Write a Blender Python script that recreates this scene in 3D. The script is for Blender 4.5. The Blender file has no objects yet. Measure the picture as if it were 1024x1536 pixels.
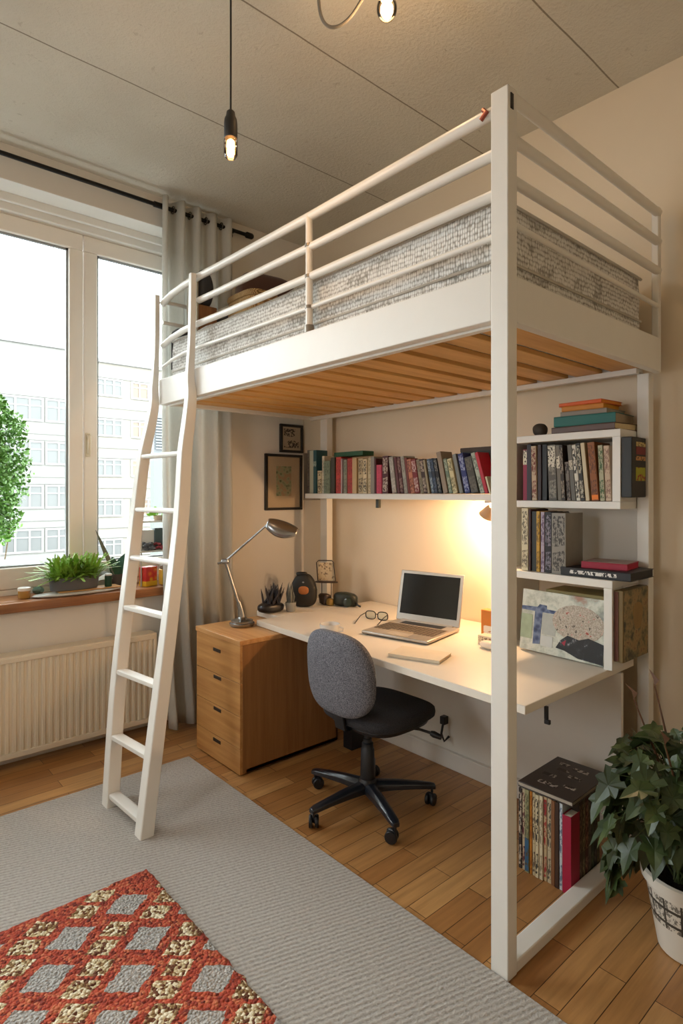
import bpy, bmesh, math, random
from mathutils import Vector, Matrix, noise
random.seed(7)
C = bpy.context.scene.collection
SC = bpy.context.scene
PI = math.pi

# ------------------------------------------------------------------ materials
def lin(c):
    if isinstance(c, str):
        c = c.lstrip('#'); c = [int(c[i:i+2], 16)/255 for i in (0, 2, 4)]
        return [x/12.92 if x <= .04045 else ((x+.055)/1.055)**2.4 for x in c]
    return list(c)
def base(name):
    m = bpy.data.materials.new(name); m.use_nodes = True
    nt = m.node_tree; b = nt.nodes['Principled BSDF']
    return m, nt, b, nt.nodes, nt.links
def coord(nt, scale=(1, 1, 1), rot=(0, 0, 0), loc=(0, 0, 0), kind='Object'):
    tc = nt.nodes.new('ShaderNodeTexCoord'); mp = nt.nodes.new('ShaderNodeMapping')
    mp.inputs['Scale'].default_value = scale; mp.inputs['Rotation'].default_value = rot; mp.inputs['Location'].default_value = loc
    nt.links.new(tc.outputs[kind], mp.inputs['Vector']); return mp.outputs['Vector']
def tex(nt, vec, scale, detail=4, rough=.55):
    n = nt.nodes.new('ShaderNodeTexNoise'); n.inputs['Scale'].default_value = scale
    n.inputs['Detail'].default_value = detail; n.inputs['Roughness'].default_value = rough
    nt.links.new(vec, n.inputs['Vector']); return n.outputs['Fac']
def ramp(nt, fac, stops, interp='LINEAR'):
    r = nt.nodes.new('ShaderNodeValToRGB'); r.color_ramp.interpolation = interp
    e = r.color_ramp.elements
    while len(e) < len(stops): e.new(.5)
    for el, (p, c) in zip(e, stops): el.position = p; el.color = (*lin(c), 1)
    nt.links.new(fac, r.inputs['Fac']); return r.outputs['Color']
def mixc(nt, fac, a, b, mode='MIX'):
    m = nt.nodes.new('ShaderNodeMix'); m.data_type = 'RGBA'; m.blend_type = mode
    for sock, v in ((m.inputs[0], fac), (m.inputs[6], a), (m.inputs[7], b)):
        if hasattr(v, 'links'): nt.links.new(v, sock)
        elif isinstance(v, (int, float)): sock.default_value = v
        else: sock.default_value = (*lin(v), 1)
    return m.outputs[2]
def mth(nt, op, a, b=0.0, c=0.0):
    m = nt.nodes.new('ShaderNodeMath'); m.operation = op
    for i, v in enumerate((a, b, c)):
        if hasattr(v, 'links'): nt.links.new(v, m.inputs[i])
        else: m.inputs[i].default_value = v
    return m.outputs[0]
def bump(nt, h, strength=.3, dist=.002):
    b = nt.nodes.new('ShaderNodeBump'); b.inputs['Strength'].default_value = strength; b.inputs['Distance'].default_value = dist
    nt.links.new(h, b.inputs['Height']); nt.links.new(b.outputs['Normal'], nt.nodes['Principled BSDF'].inputs['Normal'])
_mc = {}
def M(name, col, rough=.5, metal=0., var=.08, vs=12., bmp=0., bs=200., bd=.001, spec=.5, sheen=0., coat=0.):
    if name in _mc: return _mc[name]
    m, nt, b, N, L = base(name)
    v = coord(nt); f = tex(nt, v, vs)
    c = lin(col)
    col2 = mixc(nt, f, [max(0, x*(1-var)) for x in c], [min(1, x*(1+var)) for x in c])
    L.new(col2, b.inputs['Base Color'])
    b.inputs['Roughness'].default_value = rough; b.inputs['Metallic'].default_value = metal
    b.inputs['Specular IOR Level'].default_value = spec
    if sheen: b.inputs['Sheen Weight'].default_value = sheen
    if coat: b.inputs['Coat Weight'].default_value = coat
    if bmp: bump(nt, tex(nt, v, bs, 3), bmp, bd)
    _mc[name] = m; return m
def wood(name, a, bcol, axis='x', rough=.45, scale=1., contrast=(.3, .7)):
    if name in _mc: return _mc[name]
    m, nt, b, N, L = base(name)
    s = {'x': (1.2, 22, 22), 'y': (22, 1.2, 22), 'z': (22, 22, 1.2)}[axis]
    v = coord(nt, [k*scale for k in s])
    f = tex(nt, v, 1.6, 6, .6)
    L.new(ramp(nt, f, [(contrast[0], a), (contrast[1], bcol)]), b.inputs['Base Color'])
    b.inputs['Roughness'].default_value = rough
    bump(nt, f, .08, .001)
    _mc[name] = m; return m
def inked(name, bg, ink, sx=160, sz=70, cut=.52, rough=.6):
    """printed surface: small broken marks of ink on a plain ground"""
    if name in _mc: return _mc[name]
    m, nt, b, N, L = base(name)
    f = tex(nt, coord(nt, (sx, sx, sz)), 1., 2, .6)
    f2 = tex(nt, coord(nt, (6, 6, 14)), 1., 1)
    k = mth(nt, 'GREATER_THAN', f, cut); k2 = mth(nt, 'GREATER_THAN', f2, .42)
    L.new(mixc(nt, mth(nt, 'MULTIPLY', k, k2), bg, ink), b.inputs['Base Color'])
    b.inputs['Roughness'].default_value = rough
    _mc[name] = m; return m
def emis(name, col, strength):
    m, nt, b, N, L = base(name)
    b.inputs['Base Color'].default_value = (*lin(col), 1); b.inputs['Emission Color'].default_value = (*lin(col), 1)
    b.inputs['Emission Strength'].default_value = strength; return m
def glassy(name, tint='#ffffff', refl=.08, rough=.02):
    m, nt, b, N, L = base(name); N.remove(b)
    t = N.new('ShaderNodeBsdfTransparent'); t.inputs['Color'].default_value = (*lin(tint), 1)
    g = N.new('ShaderNodeBsdfGlossy'); g.inputs['Roughness'].default_value = rough
    fr = N.new('ShaderNodeFresnel'); fr.inputs['IOR'].default_value = 1.3
    mx = N.new('ShaderNodeMixShader'); L.new(mth(nt, 'MULTIPLY', fr.outputs[0], refl*8), mx.inputs[0])
    L.new(t.outputs[0], mx.inputs[1]); L.new(g.outputs[0], mx.inputs[2])
    L.new(mx.outputs[0], N['Material Output'].inputs['Surface']); return m

# ------------------------------------------------------------------ mesh builder
W = {}
class MB:
    def __init__(s): s.bm = bmesh.new()
    def box(s, x0, x1, y0, y1, z0, z1, mat=0, M4=None):
        v = [s.bm.verts.new((x, y, z)) for z in (z0, z1) for y in (y0, y1) for x in (x0, x1)]
        for f in ((0, 2, 3, 1), (4, 5, 7, 6), (0, 1, 5, 4), (2, 6, 7, 3), (0, 4, 6, 2), (1, 3, 7, 5)):
            fc = s.bm.faces.new([v[i] for i in f]); fc.material_index = mat
        if M4 is not None: bmesh.ops.transform(s.bm, matrix=M4, verts=v)
        return s
    def prism(s, pts, d, mat=0):
        """closed outline pts (3D, planar) extruded by vector d"""
        d = Vector(d); a = [s.bm.verts.new(p) for p in pts]; b = [s.bm.verts.new(Vector(p)+d) for p in pts]
        n = len(pts)
        for f in [a[::-1], b] + [[a[i], a[(i+1) % n], b[(i+1) % n], b[i]] for i in range(n)]:
            s.bm.faces.new(f).material_index = mat
        return s
    def rings(s, rs, mat=0, closed=True, caps=True):
        vs = [[s.bm.verts.new(p) for p in r] for r in rs]
        for a, b in zip(vs, vs[1:]):
            n = len(a)
            for i in range(n if closed else n-1):
                s.bm.faces.new((a[i], a[(i+1) % n], b[(i+1) % n], b[i])).material_index = mat
        if caps and closed:
            s.bm.faces.new(vs[0][::-1]).material_index = mat; s.bm.faces.new(vs[-1]).material_index = mat
        return s
    def tube(s, pts, r, seg=8, mat=0):
        pts = [Vector(p) for p in pts]; n = len(pts)
        rad = r if isinstance(r, (list, tuple)) else [r]*n
        rs = []; up = None
        for i, p in enumerate(pts):
            t = (pts[min(i+1, n-1)] - pts[max(i-1, 0)]).normalized()
            if up is None:
                up = Vector((0, 0, 1)) if abs(t.z) < .9 else Vector((1, 0, 0))
            a = t.cross(up).normalized(); b = a.cross(t).normalized(); up = b
            rs.append([p + (a*math.cos(2*PI*k/seg) + b*math.sin(2*PI*k/seg))*rad[i] for k in range(seg)])
        return s.rings(rs, mat)
    def lathe(s, prof, c=(0, 0, 0), seg=24, mat=0, axis=None, caps=True):
        c = Vector(c); q = Vector((0, 0, 1)).rotation_difference(Vector(axis).normalized()) if axis else None
        rs = []
        for r, z in prof:
            ring = []
            for k in range(seg):
                v = Vector((max(r, 1e-4)*math.cos(2*PI*k/seg), max(r, 1e-4)*math.sin(2*PI*k/seg), z))
                if q: v.rotate(q)
                ring.append(c+v)
            rs.append(ring)
        return s.rings(rs, mat, caps=caps)
    def ell(s, c, r, e1=1., e2=1., nu=28, nv=16, fn=None, mat=0):
        """superellipsoid; fn warps the local point"""
        sg = lambda v, e: math.copysign(abs(v)**e, v)
        rs = []
        for j in range(nv+1):
            ph = -PI/2 + PI*j/nv; ring = []
            for i in range(nu):
                th = 2*PI*i/nu
                cp = max(abs(math.cos(ph)), 1e-3)
                p = Vector((r[0]*sg(cp, e1)*sg(math.cos(th), e2), r[1]*sg(cp, e1)*sg(math.sin(th), e2), r[2]*sg(math.sin(ph), e1)))
                if fn: p = fn(p)
                ring.append(Vector(c)+p)
            rs.append(ring)
        return s.rings(rs, mat)
    def sheet(s, fn, nu, nv, mat=0):
        vs = [[s.bm.verts.new(fn(i/nu, j/nv)) for i in range(nu+1)] for j in range(nv+1)]
        for j in range(nv):
            for i in range(nu):
                s.bm.faces.new((vs[j][i], vs[j][i+1], vs[j+1][i+1], vs[j+1][i])).material_index = mat
        return s
    def quad(s, a, b, c, d, mat=0):
        s.bm.faces.new([s.bm.verts.new(p) for p in (a, b, c, d)]).material_index = mat; return s
    def poly(s, pts, mat=0):
        s.bm.faces.new([s.bm.verts.new(p) for p in pts]).material_index = mat; return s
    def xf(s, m): bmesh.ops.transform(s.bm, matrix=m, verts=s.bm.verts); return s
    def build(s, name, mats, parent=None, bevel=0, seg=2, smooth=40, local=False, solid=0, normals=True):
        if normals: bmesh.ops.recalc_face_normals(s.bm, faces=s.bm.faces)
        if smooth:
            a = math.radians(smooth)
            for f in s.bm.faces: f.smooth = True
            for e in s.bm.edges:
                if len(e.link_faces) == 2 and e.calc_face_angle(0) > a: e.smooth = False
        me = bpy.data.meshes.new(name)
        o = bpy.data.objects.new(name, me)
        if parent is not None:
            if not local: s.xf(W[parent.name].inverted())
            o.parent = parent; W[o.name] = W[parent.name].copy()
        else:
            co = [v.co for v in s.bm.verts]
            c = Vector(((min(v.x for v in co)+max(v.x for v in co))/2, (min(v.y for v in co)+max(v.y for v in co))/2, min(v.z for v in co)))
            s.xf(Matrix.Translation(-c)); o.location = c; W[o.name] = Matrix.Translation(c)
        s.bm.to_mesh(me); s.bm.free()
        for m in (mats if isinstance(mats, (list, tuple)) else [mats]): me.materials.append(m)
        C.objects.link(o)
        if solid:
            k = o.modifiers.new('s', 'SOLIDIFY'); k.thickness = solid; k.offset = 0
        if bevel:
            k = o.modifiers.new('b', 'BEVEL'); k.width = bevel; k.segments = seg; k.limit_method = 'ANGLE'; k.harden_normals = False
        return o
def tag(o, label, cat, group=None, kind=None):
    if label: o['label'] = label
    if cat: o['category'] = cat
    if group: o['group'] = group
    if kind: o['kind'] = kind
    return o
def thing(name, label, cat, loc=(0, 0, 0), rot=(0, 0, 0), group=None):
    o = bpy.data.objects.new(name, None); C.objects.link(o)
    o.location = loc; o.rotation_euler = rot; o.empty_display_size = .05
    from mathutils import Euler
    W[o.name] = Matrix.LocRotScale(Vector(loc), Euler(rot), None)
    return tag(o, label, cat, group)
def part(name, mats, parent, fn=None, **k):
    b = MB(); fn(b); return b.build(name, mats, parent, **k)
def bx(name, mats, parent, *dims, bevel=.002, **k):
    b = MB(); b.box(*dims); return b.build(name, mats, parent, bevel=bevel, **k)
def struct(o): o['kind'] = 'structure'; return o

# ------------------------------------------------------------------ shared materials
WHITE = M('white_paint', '#dedbd4', .42, var=.03, bmp=.04, bs=60)
WHITE2 = M('white_steel', '#dfdbd3', .35, var=.02)
FRAMEW = M('window_lacquer', '#ece6dc', .4, var=.02)
DARK = M('black_plastic', '#15161a', .45, var=.1)
BLACKM = M('black_metal', '#191817', .4, .6)
PAPER = M('paper', '#d9cfb8', .8, var=.1, vs=90)
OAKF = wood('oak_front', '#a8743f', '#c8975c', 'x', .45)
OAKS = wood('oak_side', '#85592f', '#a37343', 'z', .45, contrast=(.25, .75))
PINE = wood('pine_slat', '#c08c48', '#dcae6a', 'y', .5)

def wall_mat(name, col):
    m, nt, b, N, L = base(name)
    v = coord(nt); f = tex(nt, v, 2.2, 3)
    c = lin(col)
    L.new(mixc(nt, f, [x*.95 for x in c], [min(1, x*1.04) for x in c]), b.inputs['Base Color'])
    b.inputs['Roughness'].default_value = .85
    bump(nt, tex(nt, v, 140, 4), .12, .002); return m
WALL = wall_mat('wall_plaster', '#e2d3bb')
WALLW = wall_mat('wall_plaster_window', '#dbd7cf')
WALLU = wall_mat('reveal_plaster', '#e2e0da')

X0, Y0, ZC = -3.45, 2.68, 3.2
XR, YF = 1.35, -1.7

# ------------------------------------------------------------------ room shell
def floor_mat():
    m, nt, b, N, L = base('oak_strip_floor')
    tc = N.new('ShaderNodeTexCoord'); sp = N.new('ShaderNodeSeparateXYZ'); cb = N.new('ShaderNodeCombineXYZ')
    L.new(tc.outputs['Object'], sp.inputs[0]); L.new(sp.outputs['Y'], cb.inputs['X']); L.new(sp.outputs['X'], cb.inputs['Y'])
    br = N.new('ShaderNodeTexBrick'); L.new(cb.outputs[0], br.inputs['Vector'])
    br.offset = .37; br.offset_frequency = 2
    br.inputs['Scale'].default_value = 1; br.inputs['Brick Width'].default_value = .62; br.inputs['Row Height'].default_value = .078
    br.inputs['Mortar Size'].default_value = .0013; br.inputs['Bias'].default_value = 0
    br.inputs['Color1'].default_value = (*lin('#a87543'), 1); br.inputs['Color2'].default_value = (*lin('#cb9b62'), 1)
    br.inputs['Mortar'].default_value = (*lin('#4a2f19'), 1)
    gr = tex(nt, coord(nt, (26, 1.6, 1)), 2.2, 6, .6)
    c = mixc(nt, .55, br.outputs['Color'], ramp(nt, gr, [(.25, '#9a9088'), (.75, '#ffffff')]), 'MULTIPLY')
    L.new(c, b.inputs['Base Color']); b.inputs['Roughness'].default_value = .34
    bump(nt, mth(nt, 'SUBTRACT', 1.0, br.outputs['Fac']), .25, .002); return m
def ceil_mat():
    m, nt, b, N, L = base('board_marked_concrete')
    v = coord(nt); f = tex(nt, v, 1.4, 5); f2 = tex(nt, v, 16, 6, .65)
    c = ramp(nt, f, [(.3, '#cfc9bb'), (.7, '#dedacd')])
    c = mixc(nt, mth(nt, 'MULTIPLY', mth(nt, 'GREATER_THAN', f2, .66), .20), c, '#8a7c66')
    # short scratches and pits
    f3 = tex(nt, coord(nt, (9, 2.5, 1), (0, 0, .7)), 3., 6, .7)
    c = mixc(nt, mth(nt, 'MULTIPLY', mth(nt, 'GREATER_THAN', f3, .675), .32), c, '#77684f')
    # seams between the shuttering boards, running towards the back wall
    sp = N.new('ShaderNodeSeparateXYZ'); tc = N.new('ShaderNodeTexCoord'); L.new(tc.outputs['Object'], sp.inputs[0])
    wob = mth(nt, 'MULTIPLY', tex(nt, v, 3, 2), .012)
    x = mth(nt, 'ADD', sp.outputs['X'], wob)
    q = mth(nt, 'ABSOLUTE', mth(nt, 'SUBTRACT', mth(nt, 'FRACT', mth(nt, 'DIVIDE', mth(nt, 'ADD', x, 20.0+SEAM), .705)), .5))
    seam = mth(nt, 'MULTIPLY', mth(nt, 'LESS_THAN', q, .0048), mth(nt, 'GREATER_THAN', sp.outputs['X'], -1.75))
    c = mixc(nt, mth(nt, 'MULTIPLY', seam, .75), c, '#70624c')
    L.new(c, b.inputs['Base Color']); b.inputs['Roughness'].default_value = .9
    h = mth(nt, 'ADD', tex(nt, v, 55, 6, .7), mth(nt, 'MULTIPLY', seam, -1.5))
    bump(nt, h, .8, .008); return m

CX = 0
b = MB().box(X0-.3, XR, YF, Y0, -.1, 0); fl = struct(b.build('floor', floor_mat(), smooth=0))
CX = (X0-.3+XR)/2
SEAM = (-1.16 - CX + 20) ; SEAM = .5*.705 - ((-1.16-CX+20.0) % .705)
b = MB().box(X0-.3, XR, YF, Y0, ZC, ZC+.1); struct(b.build('ceiling', ceil_mat(), smooth=0))
b = MB().box(X0-.3, XR+.1, Y0, Y0+.12, 0, ZC); struct(b.build('wall_back', WALL, smooth=0))
b = MB().box(XR, XR+.1, YF, Y0, 0, ZC); struct(b.build('wall_right', WALL, smooth=0))
WY0, WY1, WZ0, WZ1 = -1.45, 1.86, .80, 3.02         # window opening
b = MB()
b.box(X0-.30, X0, YF, Y0, 0, WZ0-.02); b.box(X0-.30, X0, YF, Y0, WZ1, ZC)
b.box(X0-.30, X0, WY1, Y0, WZ0-.02, WZ1); b.box(X0-.30, X0, YF, WY0, WZ0-.02, WZ1)
struct(b.build('wall_left', WALLW, smooth=0))
FX0, FX1, FZ0, FZ1 = -1.70, -1.05, 1.1, 2.25     # small unseen window behind the viewer, added to brighten the left side
b = MB()
b.box(X0-.3, FX0, YF-.2, YF, 0, ZC); b.box(FX1, XR+.1, YF-.2, YF, 0, ZC); b.box(FX0, FX1, YF-.2, YF, 0, FZ0); b.box(FX0, FX1, YF-.2, YF, FZ1, ZC)
struct(b.build('wall_front', WALL, smooth=0))
b = MB()
for x in (FX0, (FX0+FX1)/2-.03, FX1-.06): b.box(x, x+.06, YF-.15, YF-.09, FZ0, FZ1)
for z in (FZ0, FZ1-.06): b.box(FX0, FX1, YF-.15, YF-.09, z, z+.06)
struct(b.build('window_2', FRAMEW, bevel=.003))  # frame of the added fill window

# window by the desk: outer frame, sashes, panes
GLASS = glassy('window_glass', '#f4f8f8', .06)
XW = -3.65
b = MB()
b.box(XW-.09, XW-.005, WY0, WY1, .80, .862); b.box(XW-.09, XW-.005, WY0, WY1, 2.925, WZ1)
b.box(XW-.09, XW-.005, WY1-.06, WY1, .86, 2.93); b.box(XW-.09, XW-.005, WY0, WY0+.06, .86, 2.93)
win = struct(b.build('window_1', FRAMEW, bevel=.004))
sash = [(WY0+.062, -.47), (-.464, .335), (.341, 1.187), (1.193, WY1-.062)]
for i, (a, c) in enumerate(sash):
    z0, z1 = .864, 2.923; t = .078; x0, x1 = XW-.06, XW
    b = MB()
    b.box(x0, x1, a, c, z0, z0+.118); b.box(x0, x1, a, c, z1-.095, z1)
    b.box(x0, x1, a, a+t, z0+.118, z1-.095); b.box(x0, x1, c-t, c, z0+.118, z1-.095)
    s = b.build('window_sash', FRAMEW, win, bevel=.006)
    g = .012
    b = MB(); b.box(x0+.012, x0+.02, a+t, c-t, z0+.118, z1-.095); b.build('window_pane', GLASS, s)
    b = MB()
    for (ya, yb, za, zb) in ((a+t, a+t+g, z0+.118, z1-.095), (c-t-g, c-t, z0+.118, z1-.095), (a+t, c-t, z1-.107, z1-.095), (a+t, c-t, z0+.118, z0+.128)):
        b.box(x0+.022, x0+.04, ya, yb, za, zb)
    b.build('gasket', M('gasket_grey', '#8d9294', .5), s)
    if i == 3:
        b = MB(); b.box(x1, x1+.008, a+.006, a+.036, 1.61, 1.75)
        b.box(x1+.008, x1+.03, a+.013, a+.029, 1.715, 1.735); b.box(x1+.02, x1+.034, a+.012, a+.03, 1.625, 1.735)
        b.build('window_handle', M('cream_handle', '#d8cdb6', .3), s, bevel=.004)
# stepped moulding above the sashes
b = MB(); b.box(XW-.02, XW+.03, WY0, WY1, 2.93, WZ1); b.box(XW+.03, XW+.055, WY0, WY1, 2.972, WZ1)
struct(b.build('trim_1', WALLU, bevel=.006))
b = MB(); b.box(X0-.30+.005, X0-.001, WY0, WY1, WZ1-.004, WZ1+.012); struct(b.build('trim_2', WALLU, smooth=0))
SILLW = wood('sill_oak', '#7d4f2b', '#a8744a', 'y', .35)
b = MB(); b.box(XW-.005, -3.452, WY0+.004, WY1-.004, .782, .832); b.box(-3.4519, -3.375, WY0+.004, 1.578, .782, .832)
tag(struct(b.build('trim_3', SILLW, bevel=.006)), 'brown wooden window sill board', None)
b = MB(); b.box(X0, X0+.016, YF, 1.9, 0, .085); struct(b.build('baseboard_left', WHITE, bevel=.003))
b = MB(); b.box(-.93, XR, Y0-.016, Y0, 0, .085); struct(b.build('baseboard_back', WHITE, bevel=.003))

# ------------------------------------------------------------------ outside
b = MB().box(-90, -6, -45, 75, -6.4, -6.2); tag(b.build('street_ground', M('asphalt', '#6b6c6b', .9), smooth=0), 'grey street far below the window', 'street', kind='structure')
FAC = M('render_white', '#73716c', .9, var=.03, vs=.3); FAC2 = M('render_cream', '#746f66', .9, var=.03, vs=.3); LEDG = M('ledge_grey', '#6b6a66', .9)
PANE = M('far_pane', '#4d4e4c', .3, var=.25, vs=.5); PANE2 = M('far_pane_warm', '#66513f', .3, var=.25, vs=.5); WFR = M('far_frame', '#787672', .7)
def facade(name, label, y0, y1, ztop, fac, cols, rows, ww, panes, step=None, wh=1.55):
    t = thing(name, label, 'building', (-42, (y0+y1)/2, -6.2), group='pale apartment houses across the street')
    b = MB(); b.box(-50, -42, y0, y1, -6.2, ztop); b.build('wall', fac, t)
    b = MB(); b.box(-50.2, -41.8, y0, y1, ztop, ztop+.25); b.build('roof', LEDG, t)
    b = MB()
    for z in rows:
        b.box(-42, -41.93, y0, y1, z-wh/2-.80, z-wh/2-.12); b.box(-42, -41.93, y0, y1, z+wh/2+.05, z+wh/2+.13)
    b.build('ledge', LEDG, t)
    for k, z in enumerate(rows):
        for j, y in enumerate(cols):
            b = MB(); e = .12
            b.box(-42, -41.9, y-ww/2, y+ww/2, z+wh/2-e, z+wh/2); b.box(-42, -41.9, y-ww/2, y+ww/2, z-wh/2, z-wh/2+e)
            for q in (-ww/2, -ww/6-e/2, ww/6-e/2, ww/2-e): b.box(-42, -41.9, y+q, y+q+e, z-wh/2+e, z+wh/2-e)
            b.box(-42, -41.92, y-ww/2+e, y+ww/2-e, z+.18, z+.26)
            f = b.build('window', WFR, t)
            b = MB(); b.box(-42, -41.96, y-ww/2+e, y+ww/2-e, z-wh/2+e, z+wh/2-e); b.build('pane', panes[(k*3+j) % len(panes)], f)
facade('apartment_building', 'white apartment house seen through the left window pane, with triple windows', 2.5, 13.6, 10.9, FAC, [3.4, 6.7, 9.9, 12.5], [6.75, 3.95, 1.1, -1.75], 2.5, [PANE])
facade('apartment_building', 'cream apartment house seen through the window pane beside the ladder', 14.1, 27, 10.4, FAC2, [15.4, 17.9, 20.6, 23.5], [8.7, 5.9, 3.1, .3, -2.5], 1.9, [PANE, PANE2, PANE2], wh=1.25)
t = thing('service_annex', 'grey-green annex with dark louvred vent outside the window, beside the curtain', 'building', (-20, 10.4, -6.2))
b = MB(); b.box(-20.3, -20, 8.9, 12, -6.2, 2.5); b.build('wall', M('grey_green', '#565a55', .9), t)
b = MB()
for k in range(12): b.box(-20.02, -19.9, 8.95, 10.4, 2.9+k*.1, 2.96+k*.1)
b.box(-20.3, -20, 8.9, 12, 2.5, 4.4); b.build('louvre', M('louvre_grey', '#4f5152', .6), t)

# hanging evergreen outside the left pane
t = thing('hanging_shrub', 'bushy green plant hanging outside the left window pane', 'plant', (-4.15, .72, 1.0))
LEAFS = M('shrub_leaf', '#4f7a22', .6, var=.5, vs=9); STEM = M('stem_brown', '#5b4a30', .8)
b = MB()
for i in range(17000):
    z = random.random(); zz = 1.10+z*1.05
    rad = .31*(math.sin(PI*min(1, .10+.93*z))**.6)
    a = random.random()*2*PI; rad *= 1+.38*noise.noise(Vector((math.cos(a)*1.6, math.sin(a)*1.6, z*7))); r = rad*random.random()**.42
    p = Vector((-4.15+r*math.cos(a)*.8, .70+r*math.sin(a)+.05*noise.noise(Vector((z*6, a, 0))), zz+random.uniform(-.03, .03)))
    d = Vector((random.uniform(-1, 1), random.uniform(-1, 1), random.uniform(-.6, 1))).normalized(); e = d.orthogonal().normalized()
    e.rotate(Matrix.Rotation(random.random()*6, 3, d)); L_ = random.uniform(.018, .040)
    b.poly([p, p+d*L_*.5+e*L_*.28, p+d*L_, p+d*L_*.5-e*L_*.28])
b.build('foliage', LEAFS, t, smooth=0, normals=False)
b = MB()
for k in range(10):
    y = .66+random.uniform(-.1, .22); x = -4.15+random.uniform(-.1, .1)
    b.tube([(x, .66, 2.25), (x, y, 1.7), (x+.01, y+random.uniform(-.02, .05), 1.2), (x, y+random.uniform(-.02, .06), random.uniform(.98, 1.1))], .004, 5)
b.build('trailing_stem', STEM, t)
b = MB(); b.lathe([(.05, 2.22), (.12, 2.24), (.15, 2.40), (.14, 2.40), (.11, 2.26)], (-4.15, .60, 0)); b.build('hanging_basket', M('basket_grey', '#66645e', .8), t)
b = MB(); b.tube([(-4.15, .60, 2.40), (-4.15, .60, 3.3), (-3.70, .60, 3.3)], .008, 6); b.build('bracket', BLACKM, t)

# ------------------------------------------------------------------ radiator
RAD = M('radiator_enamel', '#dcd3c0', .4, var=.02)
t = thing('radiator', 'white panel radiator with vertical ribs on the wall under the window sill', 'radiator', (-3.37, .0, .05))
y0, y1, z0, z1 = -1.2, 1.50, .06, .575
b = MB()
n = 78; prof = []
for i in range(n+1):
    y = y0+.02+(y1-y0-.04)*i/n
    prof += [(-3.338, y), (-3.338, y+.012), (-3.33, y+.016), (-3.33, y+.028)] if i < n else [(-3.338, y)]
rs = [[Vector((x, y, z)) for (x, y) in prof] + [Vector((-3.352, y1-.02, z)), Vector((-3.352, y0+.02, z))] for z in (z0+.03, z1-.035)]
b.rings(rs); b.build('ribbed_panel', RAD, t, smooth=30)
b = MB(); b.box(-3.355, -3.326, y0, y1, z1-.035, z1-.008); b.box(-3.355, -3.326, y0, y1, z0, z0+.03); b.box(-3.355, -3.326, y1-.02, y1, z0, z1-.03); b.box(-3.355, -3.326, y0, y0+.02, z0, z1-.03)
b.build('panel_border', RAD, t, bevel=.004)
b = MB(); b.box(-3.43, -3.33, y0, y1, z1-.01, z1); b.build('top_grille', RAD, t, bevel=.002)
b = MB(); b.box(-3.43, -3.418, y0+.02, y1-.02, z0+.02, z1-.02)
for y in (.9, -.6): b.box(-3.447, -3.353, y, y+.03, z0+.1, z1-.05)
b.build('rear_panel', RAD, t, bevel=.003)

# ------------------------------------------------------------------ curtain rod and curtain
t = thing('curtain_rod', 'black curtain rod running above the window under the ceiling', 'curtain rod', (-3.37, .6, 3.1))
b = MB(); b.tube([(-3.37, -1.6, 3.105), (-3.37, 2.14, 3.105)], .012, 10); b.build('rod', BLACKM, t)
b = MB(); b.lathe([(.012, 0), (.02, .01), (.02, .05), (.014, .06)], (-3.37, 2.13, 3.105), 14, axis=(0, 1, 0)); b.build('finial', BLACKM, t)
b = MB(); b.lathe([(.017, 0), (.017, .07)], (-3.37, 1.50, 3.105), 14, axis=(0, 1, 0)); b.build('collar', BLACKM, t)
for y in (2.05, -1.2):
    b = MB(); b.tube([(-3.45, y, 3.105), (-3.37, y, 3.105)], .008, 8); b.lathe([(.03, 0), (.03, .008)], (-3.45, y, 3.105), 14, axis=(1, 0, 0)); b.build('rod_bracket', BLACKM, t)
def cloth_mat():
    m, nt, b, N, L = base('curtain_linen')
    f = tex(nt, coord(nt, (400, 400, 40)), 1., 3)
    c = mixc(nt, f, '#cfcec8', '#e4e3de'); L.new(c, b.inputs['Base Color']); b.inputs['Roughness'].default_value = .9
    tr = N.new('ShaderNodeBsdfTranslucent'); L.new(c, tr.inputs['Color']); mx = N.new('ShaderNodeMixShader'); mx.inputs[0].default_value = .45
    L.new(b.outputs[0], mx.inputs[1]); L.new(tr.outputs[0], mx.inputs[2]); L.new(mx.outputs[0], N['Material Output'].inputs['Surface'])
    bump(nt, f, .1, .001); return m
t = thing('curtain', 'pale grey linen curtain hanging in folds between the window and the corner', 'curtain', (-3.37, 1.8, 0))
def cur(u, v):
    z = .03+v*3.13
    s = u
    y = 1.565+.45*u-.03*math.sin(v*2.2)*(1-u)
    amp = .036+.012*math.sin(5*u+1.)
    x = -3.365+amp*math.sin(s*2*PI*4.3+.6*math.sin(v*1.5)) + .012*math.sin(s*40+v*3)*(1-v)
    if v < .28: x += .12*((.28-v)/.28)**1.3*(1 if u < .75 else .6); y += -.03*((.28-v)/.28)*(1-u)
    return Vector((x, y, z))
b = MB(); b.sheet(cur, 110, 40); b.build('cloth', cloth_mat(), t, smooth=80, solid=.003)
for k in range(4):
    y = 1.62+k*.11
    b = MB()
    pts = [Vector((-3.37+.021*math.cos(a), y, 3.105+.021*math.sin(a))) for a in [2*PI*i/14 for i in range(15)]]
    b.tube(pts, .004, 6); b.build('grommet', M('grommet_steel', '#6d6a66', .3, .9), t)

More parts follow.
